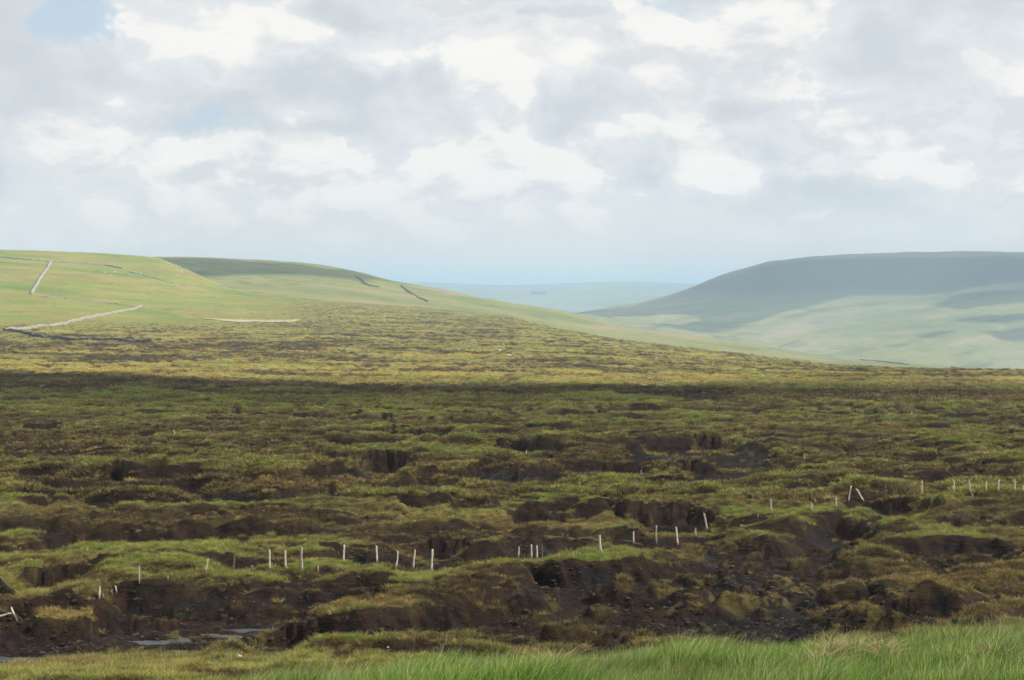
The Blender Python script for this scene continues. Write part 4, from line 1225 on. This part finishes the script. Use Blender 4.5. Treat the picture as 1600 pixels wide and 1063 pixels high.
# loose stones too small to tell apart: on the hill shoulder, by the summit wall, on the right moor and the spur
pts = []
for (x0, y0, x1, y1, n_, fd) in ((130, 420, 190, 428, 26, hitA), (255, 412, 300, 432, 34, hitA), (10, 410, 80, 411, 18, hitA), (195, 424, 300, 450, 40, hitA), (1058, 552, 1115, 558, 60, findB),
                                 (530, 455, 590, 465, 30, findB), (735, 487, 800, 492, 26, findB), (790, 552, 830, 556, 16, hitA), (300, 480, 480, 495, 40, hitA), (860, 517, 1060, 548, 46, findB)):
    for _ in range(n_):
        t = rg.random()
        q = fd(x0 + (x1 - x0) * t, y0 + (y1 - y0) * t + rg.normal(0, 1.4))
        if q is not None: pts.append(q)
pts = np.array(pts, float)
s_ = (.35 + .8 * rg.random(len(pts)))[:, None] * np.array([[1.3, 1.0, .7]]) * np.clip(pts[:, 1:2] / 1500, .6, 1.8)
V, F = stone_boxes(pts, s_, rg)
tag(link('scattered_stones', mesh_arrays('scattered_stones', V, F), lime_m), 'loose limestone lying about the upper pastures', kind='stuff')

# pools
pool_m, k = mat_new('bog_water')
P = k.n('ShaderNodeNewGeometry').outputs['Position']
b = k.n('ShaderNodeBsdfPrincipled'); k.put(b.inputs['Base Color'], (0.012, 0.011, 0.010)); b.inputs['Roughness'].default_value = .16
b.inputs['IOR'].default_value = 1.25
bp = k.n('ShaderNodeBump'); bp.inputs['Distance'].default_value = .02; bp.inputs['Strength'].default_value = .25
k.put(bp.inputs['Height'], k.noise(P, 3.0, 4, .6)); k.put(b.inputs['Normal'], bp.outputs[0])
o_ = k.n('ShaderNodeOutputMaterial'); k.put(o_.inputs[0], b.outputs[0])
for (x0, y0, L_, ax, ay) in pool_info:
    nn = 36
    ang = np.linspace(0, 2 * math.pi, nn, endpoint=False)
    rr = 1.45 + .12 * np.sin(3 * ang + x0) + .08 * np.sin(5 * ang + y0)
    V = [(0, 0, 0)] + [(ax * r_ * math.cos(a), ay * r_ * math.sin(a), 0) for a, r_ in zip(ang, rr)]
    me = bpy.data.meshes.new('pool'); me.from_pydata(V, [], [(0, i + 1, (i + 1) % nn + 1) for i in range(nn)])
    o = link('pool', me, pool_m); o.location = (x0, y0, L_)
    tag(o, 'dark bog pool reflecting the sky', kind='structure')

# far plantation on the hills closing the valley
wm, k = mat_new('far_wood'); b = k.n('ShaderNodeBsdfPrincipled'); k.put(b.inputs['Base Color'], (0.03, 0.05, 0.03)); b.inputs['Roughness'].default_value = 1
o_ = k.n('ShaderNodeOutputMaterial'); k.put(o_.inputs[0], b.outputs[0])
pts = []
for (xa, xb, ya, yb, n_) in ((836, 850, 459.8, 460.8, 90),):
    for _ in range(n_):
        q = findD((xa + xb) / 2 + (xb - xa) * rg.normal(0, .3), (ya + yb) / 2 + (yb - ya) * rg.normal(0, .3)); q[2] += 6; pts.append(q)
V, F = stone_boxes(np.array(pts), rg.uniform(.7, 1.3, (len(pts), 1)) * np.array([[26, 26, 24]]), rg)
tag(link('wood', mesh_arrays('wood', V, F), wm), 'dark plantation blocks on the far hills', kind='stuff')


# ------------------------------------------------------------------ clumps on the bare peat, and dead tufts in the verge

def clump_mat(name, c1, c2): return plant_mat(name, lambda k: k.mix(k.attr('shade'), c1, c2))
CM = {'olive': clump_mat('olive_tuft', (0.045, 0.045, 0.018), (0.14, 0.13, 0.045)), 'yellow': clump_mat('yellow_moss', (0.12, 0.12, 0.03), (0.30, 0.29, 0.085)),
      'pale': clump_mat('bleached_tuft', (0.12, 0.09, 0.06), (0.34, 0.28, 0.19)), 'brown': clump_mat('brown_tuft', (0.035, 0.022, 0.014), (0.12, 0.075, 0.042)),
      'green': clump_mat('green_tuft', (0.05, 0.08, 0.02), (0.13, 0.19, 0.045))}
def clump_mesh(cm, rng):
    """turf knob: a rounded core of peat and roots thatched with short blades"""
    me = blades('turf_clump', 190, 1.0, .22, .55, .085, 2, .75, .7, rng, CM[cm], up=.5)
    return me
CMESH = {c_: [clump_mesh(c_, rg) for _ in range(2)] for c_ in CM}
CL = [
    (1129, 866, 8, 'yellow', 'yellow-green moss knob on the bare peat under the long leaning post'),
    (1142, 862, 4, 'pale', 'small bleached tuft just right of the yellow-green moss knob'),
    (1072, 903, 8, 'olive', 'olive turf knob on the peat slope under the dark-sided post'),
    (1110, 905, 12, 'olive', 'broad olive turf knob right of the one under the dark-sided post'),
    (1125, 880, 7, 'brown', 'brown turf knob between the moss knob and the broad olive one'),
    (852, 919, 8, 'pale', 'pale dry-topped knob right of the russet mound'),
    (950, 952, 6, 'pale', 'small bleached tuft on the dark mound in the centre foreground'),
    (1047, 961, 5, 'pale', 'small bleached tuft on open peat right of the dark mound'),
    (1132, 977, 6, 'pale', 'bleached tuft on the peat floor above the verge, left of its twin'),
    (1169, 980, 5, 'pale', 'bleached tuft on the peat floor above the verge, right of its twin'),
    (1086, 925, 5, 'pale', 'pale tuft at the left foot of the brown central mound'),
    (1011, 992, 8, 'yellow', 'yellowish tuft low on the bank close above the verge'),
    (1215, 902, 8, 'pale', 'pale dry-topped knob at the left of the broad black hollow'),
    (1262, 901, 9, 'brown', 'brown knob in the broad black hollow right of the pale-topped one'),
    (1247, 888, 6, 'olive', 'olive tuft highest up in the broad black hollow'),
    (1237, 912, 6, 'pale', 'small pale knob below the brown one in the broad black hollow'),
    (1265, 921, 7, 'olive', 'olive knob in the lower part of the broad black hollow'),
    (1316, 881, 8, 'olive', 'olive tuft left of the right-hand turf bank'),
    (1300, 884, 5, 'pale', 'pale little tuft touching the olive one left of the right-hand bank'),
    (1327, 850, 12, 'yellow', 'yellow tuft mound at the top of the right-hand peat gully'),
    (1290, 856, 5, 'olive', 'small olive tuft on the gully floor left of the yellow mound'),
    (1372, 924, 8, 'brown', 'brown knob on the peat below the right-hand turf bank'),
    (1405, 937, 6, 'olive', 'small olive tuft above the tiny pool on the right'),
    (1314, 924, 10, 'brown', 'brown knob right above the big dark mound'),
    (54, 1000, 13, 'olive', 'olive tuft mound in the black peat at the lower left corner'),
    (225, 966, 9, 'yellow', 'yellowish tuft in the middle of the left peat hollow'),
    (216, 936, 8, 'pale', 'bleached tuft under the brink of the left peat hollow'),
    (262, 966, 9, 'olive', 'olive tuft, left of the three heaped in the left peat hollow'),
    (287, 962, 12, 'green', 'greenest tuft, middle of the three heaped in the left peat hollow'),
    (303, 967, 9, 'olive', 'olive tuft, right of the three heaped in the left peat hollow'),
    (166, 1010, 9, 'brown', 'brown knob standing beside the stream at the lower left'),
    (319, 999, 6, 'brown', 'small brown knob standing in the stream'),
    (338, 982, 10, 'olive', 'olive tuft hanging at the stream bank'),
    (460, 957, 8, 'yellow', 'yellowish tuft on the bare slope left of the big turf hag'),
    (472, 940, 8, 'olive', 'olive tuft above the yellowish one on the bare slope'),
    (526, 958, 7, 'pale', 'bleached tuft at the top left corner of the big turf hag'),
    (419, 1005, 10, 'olive', 'olive tuft below the bare slope near the stream head'),
    (727, 1000, 8, 'yellow', 'yellowish tuft at the foot of the big turf hag'),
    (620, 802, 9, 'yellow', 'bright yellow-green moss cushion on the middle moor, left of its fellow'),
    (680, 811, 10, 'yellow', 'bright yellow-green moss cushion on the middle moor, right of its fellow'),
    (912, 786, 9, 'yellow', 'yellow-green moss cushion hanging over the dark gully in the centre'),
    (340, 782, 9, 'yellow', 'pale moss patch in the dark hollow at the left of the middle moor'),
    (718, 776, 9, 'yellow', 'yellow-green moss at the left end of the green tongue'),
]
for (px, row, hw, c_, lab) in CL:
    p = hit(px, row, d0=42)
    if p is None: continue
    m1 = p[1] / FPX; r_ = hw * m1
    o = link('turf_clump', CMESH[c_][int(rg.integers(0, 2))])
    zc = float(ground_at(p[0], p[1])(Zt)[0])
    o.location = (p[0], p[1], zc - .12 * r_); o.scale = (r_ * .8, r_ * .8, r_ * .62)
    o.rotation_euler = (0, 0, rg.random() * 6.28)
    tag(o, lab, 'turf clump', 'turf and moss clumps on the peat')

DT = [
    (1562, 1050, 42, 'big straw-coloured tuft of dead grass in the lower right corner'),
    (1285, 1056, 34, 'wide flattened dead tuft on the bottom edge, left of the corner one'),
    (1336, 1032, 20, 'pale dead tuft standing up behind the wide flattened one'),
    (1306, 1038, 18, 'small greyish matted tuft left of the pale standing one'),
    (1125, 1024, 16, 'small straw tuft near the crest of the verge, right of centre'),
    (1035, 1034, 20, 'brownish dead tuft in the middle of the verge grass'),
    (905, 1026, 18, 'straw tuft near the crest left of the middle of the verge'),
    (862, 1058, 26, 'dead tuft low on the bottom edge near the left part of the verge'),
    (1385, 1040, 15, 'thin dead tuft between the pale standing one and the corner one'),
]
for (px, row, hw, lab) in DT:
    p = hit(px, row, d0=3, d1=16)
    if p is None: continue
    m1 = p[1] / FPX; r_ = hw * m1 * 1.15
    me = blades('dead_grass_tuft', 130, r_, .06, .18, .007, 4, 1.5, .9, rg, dead_m, up=.10, wind=(.15, -.1))
    o = link('dead_grass_tuft', me); o.location = (p[0], p[1], float(ground_at(p[0], p[1])(Zt)[0]) + .10)
    tag(o, lab, 'grass tuft', 'dead grass tufts in the verge')

# ------------------------------------------------------------------ crumbs of peat and torn turf on the bare floors
peat_m, k = mat_new('peat_crumb')
P = k.n('ShaderNodeNewGeometry').outputs['Position']
rnd = k.n('ShaderNodeObjectInfo').outputs['Random']
c = k.mix(k.noise(P, 9.0, 4, .7), (0.010, 0.008, 0.007), (0.040, 0.026, 0.019)); c = k.mix(k.sm(rnd, .84, .95), c, (0.075, 0.052, 0.032))
b = k.n('ShaderNodeBsdfPrincipled'); k.put(b.inputs['Base Color'], c); b.inputs['Roughness'].default_value = .9
o_ = k.n('ShaderNodeOutputMaterial'); k.put(o_.inputs[0], b.outputs[0])
crumbs = []
for _ in range(4):
    m_ = rock_mesh(rg, sub=2, rough=.5, flat=.55); m_.name = 'crumb'; m_.materials.append(peat_m); crumbs.append(m_)
n = 60000
y = 44 * (150 / 44)**rg.random(n); u = (rg.random(n) * 2 - 1) * .40; x = u * y
L_ = ground_at(x, y); pk = L_(peat); zz = L_(Zt)
kk = (pk > .6) & (fbm(x, y, 4, 3, 3, 600) + rg.normal(0, .2, n) > 0) & (np.array(L_(wet)) < .9)
x, y, zz = x[kk], y[kk], zz[kk]
scatter('peat_crumbs', 'crumbs of peat and torn turf strewn over the bare gully floors', np.stack([x, y, zz], 1), {'pick': rg.integers(0, 4, len(x))}, crumbs, .025 + .12 * rg.random(len(x))**2.5, 9)

# pale worn track across the sunlit moor
tp = [hitA(px, rw) for px, rw in ((318, 499), (335, 500), (350, 501), (375, 502.5), (400, 503), (425, 503.5), (445, 503), (458, 502), (468, 500.5))]
tv = []
for i, p in enumerate(tp):
    wd_ = (1.5, 4, 5, 4, 4, 5, 8, 9, 2)[i]
    for sg in (-1, 1):
        yy = p[1] + sg * wd_ * 1.6; xx = p[0] * yy / p[1]
        tv.append((xx, yy, float(ground_at(xx, yy)(Zt)[0]) + .55))
tm = bpy.data.meshes.new('track')
tm.from_pydata(tv, [], [(2 * i, 2 * i + 2, 2 * i + 3, 2 * i + 1) for i in range(len(tp) - 1)])
trk_m, k = mat_new('worn_track')
c = k.mix(k.noise(k.n('ShaderNodeNewGeometry').outputs['Position'], .3, 5, .7), (0.26, 0.22, 0.12), (0.46, 0.40, 0.27))
b = k.n('ShaderNodeBsdfPrincipled'); k.put(b.inputs['Base Color'], c); b.inputs['Roughness'].default_value = 1
o_ = k.n('ShaderNodeOutputMaterial'); k.put(o_.inputs[0], b.outputs[0])
tag(link('track', tm, trk_m), 'pale worn track across the sunlit moor', kind='structure')
